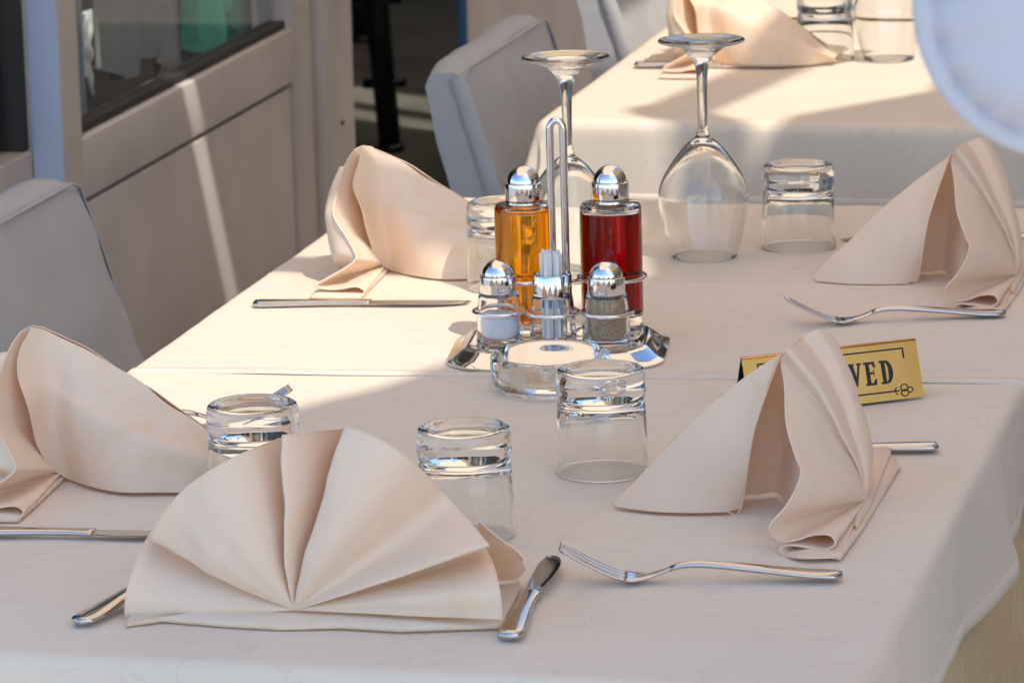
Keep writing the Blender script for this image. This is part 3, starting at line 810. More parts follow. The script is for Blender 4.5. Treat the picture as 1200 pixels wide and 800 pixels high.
TAIL_TOP = [(0.1292, 0.0426, 0.0664), (0.1456, 0.0406, 0.0546), (0.1578, 0.0399, 0.0468), (0.1628, 0.0398, 0.0405)]
TAIL_MID = [(0.1284, 0.0546, 0.0407), (0.142, 0.0556, 0.0348), (0.1523, 0.0595, 0.0309), (0.1553, 0.0714, 0.0278)]
TAIL_BOT = [(0.1235, 0.0907, 0.007), (0.1344, 0.0947, 0.007), (0.1429, 0.103, 0.007), (0.1438, 0.127, 0.007)]

def fan_data(rim, n=150, rings=18, bulge=(0, 0, 0), centre=(0, 0, 0.006), wr=0.0034, seed=0.0, sharp=False):
    """pleated fan: cloth running from one gathered point out to its pleated rim"""
    rr = catmull(rim, n)
    C0 = Vector(centre)
    B = Vector(bulge)
    vs = []
    for i in range(rings):
        t = i / (rings - 1)
        t = 0.006 + 0.994 * t
        for p in rr:
            q = C0 + (p - C0) * t + B * (4 * t * (1 - t)) * min(1.0, max(0.0, (p.z - 0.02) / 0.06))
            w = (noise.noise(q * 17 + Vector((seed, 0, seed))) + 0.35 * noise.noise(q * 55 + Vector((0, seed, seed)))) * wr * min(1, q.z / 0.02) * min(1.0, t * 2) * (1 if t < 0.9 else (1 - t) * 10)
            q = q + Vector((w, w, 0))
            vs.append(q)
    return vs, grid_faces(rings, n)

def flat_layer(poly, z0, z1, n=80, dome=0.0, seed=0.0):
    """flat folded cloth layer lying on the table: slightly wavy slab"""
    P = [Vector((p[0], p[1], 0)) for p in poly]
    rim = []
    m = len(P)
    for i in range(n):
        t = m * i / n; k = int(t); u = t - k
        rim.append(P[k] * (1 - u) + P[(k + 1) % m] * u)
    c = sum(rim, Vector()) / n
    vs, fs = [], []
    levels = [(1.0, z0), (1.004, (z0 + z1) / 2), (1.0, z1), (0.6, z1 + dome * 0.6), (0.2, z1 + dome)]
    for s_, z in levels:
        for p in rim:
            q = c + (p - c) * s_
            zz = z + 0.0012 * noise.noise(Vector((q.x * 30, q.y * 30, seed))) * (1 if z > z0 else 0)
            vs.append((q.x, q.y, max(zz, z0)))
    fs = grid_faces(len(levels), n, closed=True)
    fs.append(list(range(n))[::-1])
    fs.append([(len(levels) - 1) * n + k for k in range(n)])
    return vs, fs

NAP = M['napkin']
def rolled_hem(pts, parent, n=160):
    tube('hem', catmull(pts, n), 0.00085, NAP, parent, 6)
def napkin_right(label, loc, rotz=0.0, seed=0.0):
    t = thing('napkin', label, 'napkin', loc, rotz, 'fan folded peach napkins')
    obj('fan', *fan_data(FAN_R, 200, 20, (0.012, -0.004, 0.0), seed=seed), NAP, t, thick=0.0009)
    rolled_hem(FAN_R[:26], t)
    rolled_hem([FLAPR_TOP[0], FLAPR_MID[0], FLAPR_BOT[0]] + FLAPR_BOT[1:], t, 80)
    obj('inner_layer', *[(lambda d: ([Vector((p.x * 0.985 - 0.0012, p.y * 0.985 + 0.0022, p.z * 0.975 + 0.0004)) for p in d[0]], d[1]))(fan_data(FAN_R[12:23], 140, 20, (0.012, -0.004, 0.0), seed=seed))][0], NAP, t, thick=0.0009)
    obj('stand_flap', *sheet_data([FLAPR_TOP, FLAPR_MID, FLAPR_BOT], 44, 22, 0.003, seed), NAP, t, thick=0.0009)
    obj('back_flap', *sheet_data([BACKR_TOP, BACKR_MID, BACKR_BOT], 44, 22, 0.003, seed + 1), NAP, t, thick=0.0009)
    obj('base_layer', *flat_layer(BASER, 0.0003, 0.0026, seed=seed), NAP, t)
    obj('base_layer', *flat_layer(BASER2, 0.003, 0.006, seed=seed + 2), NAP, t)
    return t
def napkin_left(label, loc, rotz=0.0, seed=0.0):
    t = thing('napkin', label, 'napkin', loc, rotz, 'fan folded peach napkins')
    obj('fan', *fan_data(FAN_L, 200, 20, (0.0, 0.012, 0.0), seed=seed), NAP, t, thick=0.0009)
    rolled_hem(FAN_L[:17], t)
    obj('curled_pleat', *sheet_data([CURL_TOP, CURL_MID, CURL_BOT], 30, 10, 0.001, seed), NAP, t, thick=0.0009)
    obj('stand_flap', *sheet_data([FLAPL_TOP, FLAPL_M1, FLAPL_MID, FLAPL_BOT], 44, 26, 0.004, seed), NAP, t, thick=0.0009)
    obj('back_flap', *sheet_data([BACKL_TOP, BACKL_MID, BACKL_BOT], 44, 22, 0.003, seed + 1), NAP, t, thick=0.0009)
    obj('base_layer', *flat_layer(BASEL, 0.0003, 0.0035, seed=seed), NAP, t)
    return t
napkin_right('peach fan napkin covering part of the gold sign', (0.3394, 0.3820, TZ), seed=1.0)
napkin_right('peach fan napkin at the back right edge, behind the back fork', (0.352, 1.268, TZ), 0.0, 6.0)
napkin_left('sunlit peach fan napkin at the back left behind the long knife', (-0.2914, 1.2492, TZ), seed=2.0)
napkin_left('peach fan napkin at the left edge of the picture', (-0.337, 0.387, TZ), 0.0, 5.0)
napkin_left('sunlit orange toned fan napkin on the far table', (-0.221, 2.625, TZ), 0.0, 9.0)
nf = thing('napkin', 'big peach fan napkin in front, pleats spread towards the viewer', 'napkin', (-0.0256, 0.0149, TZ), 0, 'fan folded peach napkins')
obj('fan', *fan_data(FAN_F, 420, 28, (0, -0.010, 0), (0, -0.006, 0.007), wr=0.0042, seed=3.0), NAP, nf, thick=0.0009)
rolled_hem(FAN_F, nf, 300)
obj('back_flap', *sheet_data([[(p[0] * 0.86, abs(p[1]) * 0.4 + 0.055, p[2] * 0.84) for p in [FAN_F[k] for k in (4, 9, 11, 13, 20, 28, 30, 34)]],
                              [(p[0] * 0.78, abs(p[1]) * 0.3 + 0.085, p[2] * 0.42 + 0.004) for p in [FAN_F[k] for k in (4, 9, 11, 13, 20, 28, 30, 34)]],
                              [(p[0] * 0.70, 0.125, 0.001) for p in [FAN_F[k] for k in (4, 9, 11, 13, 20, 28, 30, 34)]]], 44, 20, 0.003, 4.0), NAP, nf, thick=0.0009)
obj('base_layer', *flat_layer(BASEF, 0.0003, 0.0045, 140, 0.001, 2.0), NAP, nf)
obj('side_tail', *sheet_data([TAIL_TOP, TAIL_MID, TAIL_BOT], 20, 14, 0.001, 1.0), NAP, nf, thick=0.0009)

# ------------------------------------------------------------------ glasses, all standing upside down
TUMB = [(0, 0.0835), (0.016, 0.0837), (0.024, 0.0850), (0.029, 0.0872), (0.033, 0.0880), (0.0358, 0.0868), (0.0370, 0.0840), (0.0374, 0.076), (0.0374, 0.0685), (0.0368, 0.0655), (0.0362, 0.0640),
        (0.0364, 0.0610), (0.0374, 0.045), (0.0386, 0.018), (0.0391, 0.0025), (0.0389, 0.0006), (0.0383, 0.0006), (0.0380, 0.0025), (0.0372, 0.018), (0.0352, 0.044), (0.0335, 0.0545), (0.030, 0.0600), (0.022, 0.0632), (0.010, 0.0645), (0, 0.0648)]
def tumbler(label, x, y, sc=1.0):
    o = lathe('tumbler', [(r * sc, z * sc) for r, z in TUMB], M['glass'], None, 72, it=1, loc=(x, y, TZ))
    return tag(o, label, 'glass', 'upturned tumblers')
tumbler('upturned tumbler beside the glass ashtray, standing clear', 0.106, 0.468)
tumbler('upturned tumbler right behind the big front napkin', 0.043, 0.256)
tumbler('upturned tumbler at left between the front napkin and left napkin', -0.146, 0.310)
tumbler('upturned tumbler half hidden behind the oil bottle', -0.149, 1.177)
tumbler('upturned tumbler at the back beside the right wine glass', 0.108, 1.409)
tumbler('upturned tumbler on the far table at the end of its knife', -0.072, 2.655)

WINE = [(0.0, 0.2215), (0.012, 0.2218), (0.028, 0.2238), (0.040, 0.2256), (0.0435, 0.2260), (0.0447, 0.2250), (0.0440, 0.2236), (0.034, 0.2210), (0.022, 0.2165), (0.012, 0.2085), (0.0072, 0.2000), (0.0058, 0.190), (0.0050, 0.170), (0.0048, 0.145), (0.0052, 0.1335), (0.0068, 0.1295), (0.0066, 0.1265),
        (0.013, 0.1215), (0.022, 0.1130), (0.033, 0.0985), (0.0420, 0.0840), (0.0462, 0.0720), (0.0468, 0.0640), (0.0452, 0.0480), (0.0405, 0.0250), (0.0335, 0.0015), (0.0331, 0.0004), (0.0326, 0.0004), (0.0324, 0.0015), (0.0394, 0.0250), (0.0441, 0.0480), (0.0457, 0.0640), (0.0450, 0.0715), (0.0407, 0.0830), (0.0318, 0.0970), (0.0205, 0.1110), (0.0115, 0.1185), (0.005, 0.1212), (0, 0.1218)]
def wine_glass(label, x, y):
    return tag(lathe('wine_glass', WINE, M['glass'], None, 72, it=1, loc=(x, y, TZ)), label, 'wine glass', 'upturned wine glasses')
wine_glass('upturned wine glass in front of the back right tumbler, bowl in full view', 0.020, 1.350)
wine_glass('upturned wine glass behind the cruet stand handle', -0.094, 1.228)
wine_glass('upturned wine glass on the far table beside the white lantern', 0.012, 2.66)

# ------------------------------------------------------------------ glass ashtray
at = thing('ashtray', 'round clear glass ashtray in front of the cruet stand', 'ashtray', (-0.004, 0.752, TZ), R(13.9))
prof = [(0, 0.0004), (0.045, 0.0004), (0.050, 0.003), (0.0535, 0.010), (0.0542, 0.030), (0.0530, 0.0330), (0.0505, 0.0342), (0.0475, 0.0330), (0.0455, 0.029), (0.0425, 0.013), (0.038, 0.0095), (0, 0.009)]
v, f = lathe_data(chaikin(prof, 1), 96)
for k, p in enumerate(v):
    a = math.atan2(p.y, p.x); r = math.hypot(p.x, p.y)
    for ca in (R(-95), R(25), R(150), R(200)):
        d = abs((a - ca + math.pi) % (2 * math.pi) - math.pi)
        if r > 0.040 and p.z > 0.018:
            p.z = p.z - (p.z - 0.018) * 0.75 * math.exp(-(d / 0.085) ** 4)
obj('bowl', v, f, M['glass'], at)

# ------------------------------------------------------------------ cruet stand with its bottles
ST = (-0.030, 0.898)
ANG = R(8)
cs = thing('cruet_stand', 'chrome cruet stand with tall loop handle in the middle of the table', 'cruet stand', (ST[0], ST[1], TZ), ANG)
def rrect(hx, hy, r, n=10):
    out = []
    for cx, cyy, a0 in ((hx - r, hy - r, 0), (-hx + r, hy - r, 90), (-hx + r, -hy + r, 180), (hx - r, -hy + r, 270)):
        for k in range(n + 1):
            a = R(a0 + 90 * k / n)
            out.append((cx + r * math.cos(a), cyy + r * math.sin(a)))
    return out
levels = [(0.098, 0.080, 0.042, 0.0005), (0.101, 0.083, 0.044, 0.0012), (0.101, 0.083, 0.044, 0.0030), (0.098, 0.080, 0.042, 0.0042), (0.093, 0.075, 0.040, 0.0070), (0.087, 0.069, 0.037, 0.0125), (0.083, 0.065, 0.034, 0.0145), (0.079, 0.061, 0.032, 0.0145), (0.075, 0.057, 0.030, 0.0128), (0.0, 0.0, 0.0, 0.0125)]
vs, fs = [], []
cnt = 44
for hx, hy, r, z in levels[:-1]:
    vs += [(x, y, z) for x, y in rrect(hx, hy, r)]
fs = grid_faces(len(levels) - 1, cnt, closed=True)
fs.append(list(range(cnt))[::-1]); fs.append([(len(levels) - 2) * cnt + k for k in range(cnt)])
auto_smooth(obj('tray', vs, fs, M['chrome'], cs), 40)
def to_st(x, y):
    dx, dy = x - ST[0], y - ST[1]
    return (dx * math.cos(-ANG) - dy * math.sin(-ANG), dx * math.sin(-ANG) + dy * math.cos(-ANG))
TRAY = 0.013
BOT = {'salt': (-0.080, 0.872), 'pick': (-0.029, 0.872), 'pep': (0.021, 0.878), 'oil': (-0.067, 0.926), 'vin': (0.013, 0.938)}
hx_, hy_ = to_st(-0.030, 0.908)
hpts = []
for k in range(8): hpts.append((hx_ - 0.0062, hy_, TRAY + 0.001 + 0.193 * k / 7))
for k in range(1, 12):
    a = math.pi - math.pi * k / 12
    hpts.append((hx_ + 0.0062 * math.cos(a), hy_, TRAY + 0.194 + 0.010 * math.sin(a)))
for k in range(8): hpts.append((hx_ + 0.0062, hy_, TRAY + 0.194 - 0.193 * k / 7))
tube('handle', hpts, 0.0036, M['chrome'], cs, 14)
def ring(x, y, r, z, lab=None):
    c = to_st(x, y)
    return tube('ring', [(c[0] + r * math.cos(2 * math.pi * k / 48), c[1] + r * math.sin(2 * math.pi * k / 48), z) for k in range(48)], 0.0019, M['chrome'], cs, 8, True)
for k in ('salt', 'pick', 'pep'): ring(*BOT[k], 0.0238, TRAY + 0.031)
for k in ('oil', 'vin'): ring(*BOT[k], 0.0315, TRAY + 0.052)
for a, b, z in ((BOT['oil'], (-0.0415, 0.908), 0.052), ((-0.0265, 0.908), BOT['vin'], 0.052)):
    p, q = Vector(to_st(*a)), Vector(to_st(*b))
    d = (q - p).normalized()
    if a == BOT['oil']: p = p + d * 0.0315
    else: q = q - d * 0.0315
    tube('strut', [(p.x, p.y, TRAY + z), (q.x, q.y, TRAY + z)], 0.0019, M['chrome'], cs, 8)
p = to_st(-0.029, 0.896); tube('strut', [(p[0], p[1], TRAY + 0.031), (hx_ - 0.004, hy_, TRAY + 0.031)], 0.0019, M['chrome'], cs, 8)

def dome_cap(parent, z, r, h_cyl, h_dome, rd):
    cap = lathe('cap', [(0, z), (r * 0.96, z), (r, z + 0.0012), (r * 0.985, z + h_cyl - 0.001), (r * 0.97, z + h_cyl), (rd * 1.02, z + h_cyl + 0.0006), (0, z + h_cyl + 0.0008)], M['chrome'], parent, 56)
    auto_smooth(cap, 40)
    dm = [(rd * math.cos(R(90) * k / 14), z + h_cyl + 0.0004 + h_dome * math.sin(R(90) * k / 14)) for k in range(15)]
    dm[-1] = (0, dm[-1][1])
    lathe('dome', [(rd, z + h_cyl - 0.0005)] + dm, M['chrome'], cap, 48)
    hv, hf = [], []
    for (hx, hy) in ((0, 0), (0.003, 0.001), (-0.003, 0.001), (0, -0.0032)):
        v_, f_ = lathe_data([(0, 0), (0.0006, 0), (0.0006, 0.0004), (0, 0.0004)], 8, (hx, hy, z + h_cyl + h_dome * 0.985))
        hf += [[i + len(hv) for i in ff] for ff in f_]; hv += v_
    obj('pour_holes', hv, hf, M['ink'], cap, smooth=False)
    return cap

def bottle(name, label, pos, r, h, liquid, level, foot=0.0):
    t = thing(name, label, 'bottle', (pos[0], pos[1], TZ + TRAY))
    w = 0.0022
    prof = [(0, 0.0004), (r * 0.93, 0.0004), (r * 0.99, 0.002), (r, 0.005), (r, h - 0.006), (r * 0.985, h - 0.0025), (r * 0.93, h), (0.0155, h + 0.0012), (0.0150, h + 0.004), (0.0125, h + 0.004), (0.0125, h - 0.002), (r - w - 0.004, h - 0.0035), (r - w, h - 0.007), (r - w, 0.0105 + foot), (r - w - 0.003, 0.0062 + foot), (0, 0.0062 + foot)]
    obj('glass_body', *lathe_data(prof, 72), M['glass'], t)
    lr = r - w + 0.0002
    lp = [(0, 0.0083 + foot), (lr - 0.003, 0.0083 + foot), (lr, 0.0104 + foot), (lr, level - 0.0004), (lr - 0.0006, level), (0, level - 0.0003)]
    obj('liquid', *lathe_data(lp, 72), liquid, t)
    dome_cap(t, h + 0.0008, 0.0176, 0.0195, 0.0155, 0.0155)
    return t
bottle('oil_bottle', 'glass bottle of amber oil with domed chrome cap', BOT['oil'], 0.0280, 0.1215, M['oil'], 0.1178, 0.004)
bottle('vinegar_bottle', 'glass bottle of dark red vinegar with domed chrome cap', BOT['vin'], 0.0290, 0.1215, M['vinegar'], 0.1140, 0.009)

def shaker(name, label, pos, fill, level):
    t = thing(name, label, 'shaker', (pos[0], pos[1], TZ + TRAY))
    prof = [(0, 0.0003), (0.0195, 0.0003), (0.0212, 0.0015), (0.0216, 0.004), (0.0208, 0.030), (0.0186, 0.0480), (0.0176, 0.0490), (0.0160, 0.0490), (0.0160, 0.0470), (0.0180, 0.0300), (0.0186, 0.009), (0.0165, 0.0065), (0, 0.006)]
    obj('glass_body', *lathe_data(chaikin(prof, 1), 64), M['glass'], t)
    if level:
        vv, ff = lathe_data([(0, 0.0066), (0.0158, 0.0068), (0.0178, 0.0100), (0.0176, level * 0.7), (0.0168 if level < 0.04 else 0.0158, level), (0.008, level + 0.0010), (0, level + 0.0004)], 48)
        for p in vv:
            if p.z > level - 0.004: p.z += 0.0012 * noise.noise(Vector((p.x * 90, p.y * 90, 3)))
        obj('contents', vv, ff, fill, t)
    return t
sh = shaker('salt_shaker', 'small glass shaker half filled with white salt', BOT['salt'], M['salt'], 0.029)
dome_cap(sh, 0.0458, 0.0174, 0.0185, 0.0150, 0.0154)
sh = shaker('pepper_shaker', 'small glass shaker full of grey brown pepper', BOT['pep'], M['pepper'], 0.0445)
dome_cap(sh, 0.0458, 0.0174, 0.0185, 0.0150, 0.0154)
tp = shaker('toothpick_holder', 'glass and chrome toothpick holder in the middle of the front row', BOT['pick'], None, 0)
tp['category'] = 'holder'
auto_smooth(lathe('collar', [(0.0168, 0.0455), (0.0183, 0.0458), (0.0183, 0.0655), (0.0175, 0.0672), (0.0150, 0.0675), (0.0145, 0.0655), (0.0150, 0.0470), (0.0168, 0.0455)], M['chrome'], tp, 56), 40)
random.seed(4)
sp = []
for k in range(22):
    a = k * 2.39996; r = 0.0122 * math.sqrt((k + 0.5) / 22)
    sp.append((r * math.cos(a), r * math.sin(a)))
for k, (dx, dy) in enumerate(sp):
    dx = dx * 0.8 - 0.0015
    tilt = (random.uniform(-0.0015, 0.0015), random.uniform(-0.0015, 0.0015))
    H = random.uniform(0.0855, 0.0895)
    o = thing('toothpick', 'paper wrapped toothpick in the chrome collared holder', 'toothpick', (BOT['pick'][0], BOT['pick'][1], TZ + TRAY), random.uniform(-0.9, 0.9), 'wrapped toothpicks in the holder')
    v, f = box_data(dx - 0.0015, dx + 0.0015, dy - 0.0006, dy + 0.0006, 0.0070, H, 0.0)
    for p in v:
        if p.z > 0.05: p.x += tilt[0]; p.y += tilt[1]
    obj('wrapper', v, f, M['paper'], o, smooth=False)
    v, f = box_data(dx - 0.0010, dx + 0.0010, dy - 0.00075, dy + 0.00075, 0.036, 0.0445, 0.0)
    obj('printed_mark', v, f, M['print'], o, smooth=False)

# ------------------------------------------------------------------ cutlery
def loft(sections, seg=14, cap=True):
    """sections: (x, y, z, half width, half thickness)"""
    vs, fs = [], []
    for (x, y, z, w, th) in sections:
        for k in range(seg):
            a = 2 * math.pi * k / seg
            c, s_ = math.cos(a), math.sin(a)
            vs.append((x, y + w * c, z + th * (abs(s_) ** 0.7) * (1 if s_ > 0 else -1)))
    fs = grid_faces(len(sections), seg, closed=True)
    fs.append(list(range(seg))[::-1]); fs.append([(len(sections) - 1) * seg + k for k in range(seg)])
    return vs, fs
def interp(tab, x):
    for (a, va), (b, vb) in zip(tab[:-1], tab[1:]):
        if a <= x <= b:
            k = [t for t, _ in tab].index(a)
            def sl(i):
                j0, j1 = max(0, i - 1), min(len(tab) - 1, i + 1)
                return (tab[j1][1] - tab[j0][1]) / (tab[j1][0] - tab[j0][0])
            d = b - a; u = (x - a) / d
            return (2 * u ** 3 - 3 * u * u + 1) * va + (u ** 3 - 2 * u * u + u) * d * sl(k) + (-2 * u ** 3 + 3 * u * u) * vb + (u ** 3 - u * u) * d * sl(k + 1)
    return tab[-1][1] if x > tab[-1][0] else tab[0][1]
FZ = [(0, 0.0270), (0.02, 0.0150), (0.038, 0.0060), (0.052, 0.0026), (0.066, 0.0050), (0.086, 0.0120), (0.105, 0.0125), (0.14, 0.0090), (0.175, 0.0050), (0.20, 0.0036)]
FW = [(0, 0.0105), (0.03, 0.0112), (0.050, 0.0120), (0.064, 0.0062), (0.075, 0.0046), (0.088, 0.0036), (0.11, 0.0046), (0.15, 0.0070), (0.185, 0.0092), (0.196, 0.0080), (0.20, 0.003)]
def fork(label, handle_end, toward, L=0.212):
    """handle_end on the table, tines pointing along 'toward'"""
    d = (Vector(toward) - Vector(handle_end)).normalized()
    rz = math.atan2(-d.y, -d.x)          # local +x runs from tines to handle
    tip = Vector(handle_end) + d * L
    t = thing('fork', label, 'fork', (tip.x, tip.y, TZ), rz, 'dinner forks')
    t.scale = (L / 0.20, 1.15, 1.0)
    sec = [(x, 0, interp(FZ, x), interp(FW, x), 0.0019 + 0.0008 * smoothstep(0.07, 0.1, x)) for x in [0.078 + 0.122 * k / 26 for k in range(27)]]
    obj('handle', *loft(sec), M['steel'], t)
    sec = [(x, 0, interp(FZ, x), interp(FW, x), 0.0016) for x in [0.046 + 0.034 * k / 12 for k in range(13)]]
    v, f = loft(sec)
    v = [(a, b, c + 6.0 * b * b) for a, b, c in v]
    obj('bowl', v, f, M['steel'], t)
    for q in range(4):
        yc = -0.0087 + 0.0058 * q
        sec = [(x, yc * (1 - 0.08 * (0.05 - x) / 0.05), interp(FZ, x) + 6 * yc * yc, 0.0021 * (0.6 + 0.4 * smoothstep(0, 0.02, x)), 0.0013) for x in [0.0 + 0.049 * k / 12 for k in range(13)]]
        obj('tine', *loft(sec, 8), M['steel'], t)
    return t
KH = 0.118
KW = [(0, 0.0078), (0.010, 0.0098), (0.035, 0.0090), (0.07, 0.0064), (0.098, 0.0058), (0.113, 0.0074), (0.119, 0.0072)]
def knife(label, handle_end, toward, L=0.216, roll=0.0):
    d = (Vector(toward) - Vector(handle_end)).normalized()
    rz = math.atan2(d.y, d.x)
    t = thing('knife', label, 'knife', (handle_end[0], handle_end[1], TZ), rz, 'table knives')
    sec = [(0.0005, 0, 0.0036, 0.003, 0.0012)] + [(x, 0, 0.0040, interp(KW, x), 0.0034 - 0.0008 * smoothstep(0.0, 0.11, x)) for x in [0.003 + (KH - 0.003) * k / 28 for k in range(29)]]
    obj('handle', *loft(sec, 16), M['steel'], t)
    n = 30
    vs = []
    for k in range(n):
        x = KH - 0.0015 + (L - KH + 0.0015) * k / (n - 1)
        u = k / (n - 1)
        back = 0.0066 + 0.0016 * math.sin(u * 2.2) - 0.003 * smoothstep(0.75, 1, u)
        e0 = -0.0070 - 0.0046 * math.sin(min(1.0, u / 0.55) * math.pi / 2)
        edge = e0 if u < 0.5 else back - 0.0004 - (back - 0.0004 - e0) * math.sqrt(max(0.0, 1 - ((u - 0.5) / 0.5) ** 2.4))
        z = 0.0034 - 0.0012 * u
        vs += [(x, back, z - 0.0008), (x, back, z + 0.0008), (x, back * 0.2 + edge * 0.8, z + 0.0005), (x, edge, z), (x, back * 0.2 + edge * 0.8, z - 0.0005)]
    vs = [(a, bb_, c + bb_ * math.tan(roll) + 0.0125 * abs(math.sin(roll))) for a, bb_, c in vs]
    fs = grid_faces(n, 5, closed=True) + [[0, 1, 2, 3, 4], [(n - 1) * 5 + q for q in range(5)][::-1]]
    auto_smooth(obj('blade', vs, fs, M['steel'], t), 30)
    return t
fork('fork with raised tines right of the front napkin', (0.355, 0.173), (0.196, 0.145))
fork('fork in front of the back right napkin', (0.361, 1.102), (0.214, 1.053))
fork('fork half hidden behind the left tumbler', (-0.396, 0.520), (-0.22, 0.608))
fork('fork whose handle end shows left of the front napkin', (-0.178, -0.034), (-0.155, 0.045))
knife('short looking knife right beside the front napkin', (0.145, -0.024), (0.128, 0.195), roll=R(-14))
knife('knife at the left edge in front of the left napkin', (-0.366, 0.196), (-0.20, 0.213))
knife('long knife lying in sun in front of the back left napkin', (-0.377, 1.056), (-0.161, 1.094))
knife('knife whose handle shows right of the napkin beside the gold sign', (0.372, 0.574), (0.333, 0.566))
knife('knife whose tip shows beside the back right tumbler', (0.36, 1.475), (0.145, 1.449))
knife('knife on the far table in front of its napkin', (-0.313, 2.567), (-0.096, 2.582))

# ------------------------------------------------------------------ gold reserved sign (folded brass tent)
sg = thing('reserved_sign', 'small gold tent sign lettered in black beside the right napkin', 'sign', (0.263, 0.7145, TZ + 0.001), math.atan2(0.095, 0.138))
SL, SH, SD = 0.1680, 0.0500, 0.0170
def sp_(x, h, out=0.0):
    """point on the sloping front panel: x along, h up the panel, out = proud of it"""
    t = h / SH
    n = Vector((0, -math.cos(math.atan2(SD, SH)), math.sin(math.atan2(SD, SH))))
    return Vector((x, SD * t, h * 0.955)) + n * out
th = 0.0012
def panel(name, sgn, mat):
    vs = []
    for x in (-SL / 2, SL / 2):
        for (y, z) in ((0, 0), (SD, SH * 0.955)):
            for o in (0, th):
                yy = y + o * (1 if sgn > 0 else 1)
                if sgn < 0: yy = 2 * SD + 2 * th - yy
                vs.append((x, yy, z))
    fs = [[0, 2, 6, 4], [1, 3, 7, 5], [0, 1, 3, 2], [4, 5, 7, 6], [0, 1, 5, 4], [2, 3, 7, 6]]
    return obj(name, vs, fs, mat, sg, smooth=False)
panel('front_panel', 1, M['brass'])
panel('back_panel', -1, M['ink'])
obj('fold_edge', *box_data(-SL / 2, SL / 2, SD - 0.0008, SD + 0.0032, SH * 0.955 - 0.0006, SH * 0.955 + 0.0012, 0.0006), M['brass'], sg)
quads = []
def q(*pts): quads.append(list(pts))
def bar(x0, x1, y0, y1): q((x0, y0), (x1, y0), (x1, y1), (x0, y1))
def arc(cx, cyy, rx, ry, a0, a1, t0, t1, n=14):
    """ring segment with stroke t0 at its ends and t1 in its middle"""
    for k in range(n):
        A, B = R(a0 + (a1 - a0) * k / n), R(a0 + (a1 - a0) * (k + 1) / n)
        ta = t0 + (t1 - t0) * math.sin(math.pi * k / n); tb = t0 + (t1 - t0) * math.sin(math.pi * (k + 1) / n)
        q((cx + rx * math.cos(A), cyy + ry * math.sin(A)), (cx + rx * math.cos(B), cyy + ry * math.sin(B)),
          (cx + (rx - tb) * math.cos(B), cyy + (ry - tb) * math.sin(B)), (cx + (rx - ta) * math.cos(A), cyy + (ry - ta) * math.sin(A)))
LH, LW, LB = 0.0205, 0.0118, 0.0148
def L_E(x):
    bar(x + .001, x + .0045, LB, LB + LH); bar(x - .0006, x + .0098, LB, LB + .0020); bar(x - .0006, x + .0098, LB + LH - .0020, LB + LH)
    bar(x + .0045, x + .0080, LB + LH * .47, LB + LH * .56)
    q((x + .0098, LB), (x + .0104, LB + .0058), (x + .0088, LB + .0050), (x + .0070, LB + .002)); q((x + .0098, LB + LH), (x + .0070, LB + LH - .002), (x + .0088, LB + LH - .0050), (x + .0104, LB + LH - .0058))
    q((x + .0080, LB + LH * .38), (x + .0086, LB + LH * .38), (x + .0086, LB + LH * .66), (x + .0080, LB + LH * .66))
def L_V(x):
    q((x - .0004, LB + LH), (x + .0040, LB + LH), (x + .0074, LB + .0045), (x + .0058, LB)); q((x + .0094, LB + LH), (x + .0112, LB + LH), (x + .0066, LB), (x + .0054, LB + .003))
    bar(x - .0016, x + .0052, LB + LH - .0016, LB + LH); bar(x + .0080, x + .0124, LB + LH - .0016, LB + LH)
def L_D(x):
    bar(x + .001, x + .0045, LB, LB + LH); bar(x - .0008, x + .0055, LB, LB + .0018); bar(x - .0008, x + .0055, LB + LH - .0018, LB + LH)
    arc(x + .0048, LB + LH / 2, .0068, LH / 2, -90, 90, .0018, .0044)
def L_R(x):
    bar(x + .001, x + .0045, LB, LB + LH); bar(x - .0008, x + .0058, LB, LB + .0018); bar(x - .0008, x + .0055, LB + LH - .0018, LB + LH)
    arc(x + .0048, LB + LH * .74, .0056, LH * .26, -90, 90, .0016, .0036)
    q((x + .0050, LB + LH * .48), (x + .0082, LB + LH * .48), (x + .0116, LB), (x + .0082, LB))
def L_S(x):
    arc(x + .0052, LB + LH * .74, .0048, LH * .26, 20, 270, .0018, .0034); arc(x + .0052, LB + LH * .27, .0050, LH * .27, -160, 90, .0018, .0036)
x = -0.0605
for ch in 'RESERVED':
    {'R': L_R, 'E': L_E, 'S': L_S, 'V': L_V, 'D': L_D}[ch](x); x += 0.0152
bar(-0.0705, 0.0705, SH * 0.868, SH * 0.868 + 0.0014)
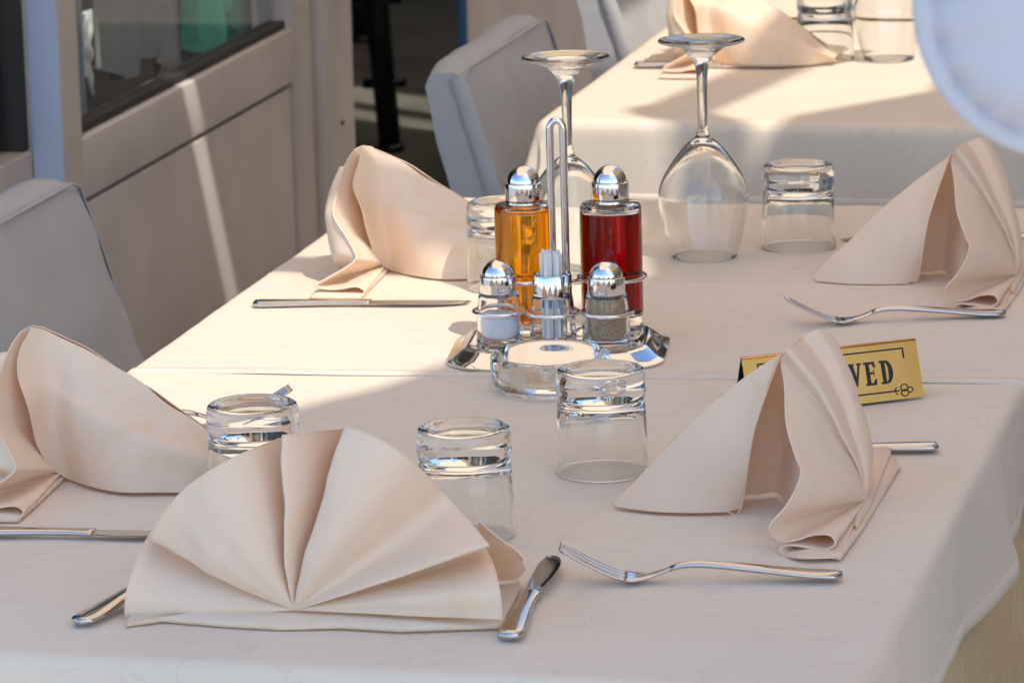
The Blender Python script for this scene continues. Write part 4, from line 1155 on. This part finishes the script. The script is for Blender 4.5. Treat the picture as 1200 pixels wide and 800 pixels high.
for sx in (-1, 1):
    bar(min(sx * 0.0705, sx * 0.0691), max(sx * 0.0705, sx * 0.0691), SH * 0.70, SH * 0.868)
    for (dx, dy, rr) in ((0.066, 0.0098, 0.0040), (0.066, 0.0052, 0.0040), (0.0712, 0.0075, 0.0032)):
        arc(sx * dx, dy, rr, rr * 0.85, 0, 360, 0.0009, 0.0011, 20)
    arc(sx * 0.0595, 0.0075, 0.0030, 0.0036, 90, 270, 0.0007, 0.0009, 10) if sx > 0 else arc(sx * 0.0595, 0.0075, 0.0030, 0.0036, -90, 90, 0.0007, 0.0009, 10)
bar(-0.061, 0.061, 0.0068, 0.0082)
vs, fs = [], []
for i, pts in enumerate(quads):
    b0 = len(vs)
    lift = 0.00025 + 0.00003 * (i % 7)
    vs += [sp_(px, py, lift) for px, py in pts]
    fs.append([b0, b0 + 1, b0 + 2, b0 + 3])
obj('lettering', vs, fs, M['ink'], sg, smooth=False)

# ------------------------------------------------------------------ round white cloth lantern hanging close to the camera (blurred, upper right)
ln = thing('lantern', 'round white cloth lantern out of focus in the upper right corner', 'lantern', (0.6433, -0.8885, 1.343), R(13.9))
lv, lf = lathe_data(chaikin([(0, 0.030), (0.020, 0.0295), (0.040, 0.0265), (0.055, 0.0205), (0.062, 0.0135), (0.0650, 0.0060), (0.0665, 0.0045), (0.0685, 0.0070), (0.073, 0.0075), (0.0758, 0.0050), (0.0765, 0.0), (0.0758, -0.0050), (0.073, -0.0075), (0.0685, -0.0070), (0.0665, -0.0045), (0.0650, -0.0060), (0.062, -0.0135), (0.055, -0.0205), (0.040, -0.0265), (0.020, -0.0295), (0, -0.030)], 1), 96)
vs = []
for p in lv:
    a = math.atan2(p.y, p.x); r = math.hypot(p.x, p.y)
    pk = 0.0030 * math.sin(a * 22 + 2 * math.sin(a * 3)) * math.exp(-((r - 0.064) / 0.006) ** 2) * (1 if p.z > 0 else -1)
    pk += 0.006 * noise.noise(Vector((p.x * 38, p.y * 38, 2.0))) * smoothstep(0.066, 0.05, r) * (1 if p.z > 0 else -1)
    vs.append(Vector((p.x, -(p.z + pk), p.y)))
obj('shade', vs, lf, M['lantern'], ln)
tube('cord', [(0, 0, 0.076), (0.002, 0.0, 0.6), (0, 0, 1.956)], 0.0012, M['white_cloth'], ln, 6)
tube('hanging_loop', [(0.006 * math.cos(k * 0.3927), 0, 0.080 + 0.006 * math.sin(k * 0.3927)) for k in range(16)], 0.0010, M['chrome'], ln, 6, True)
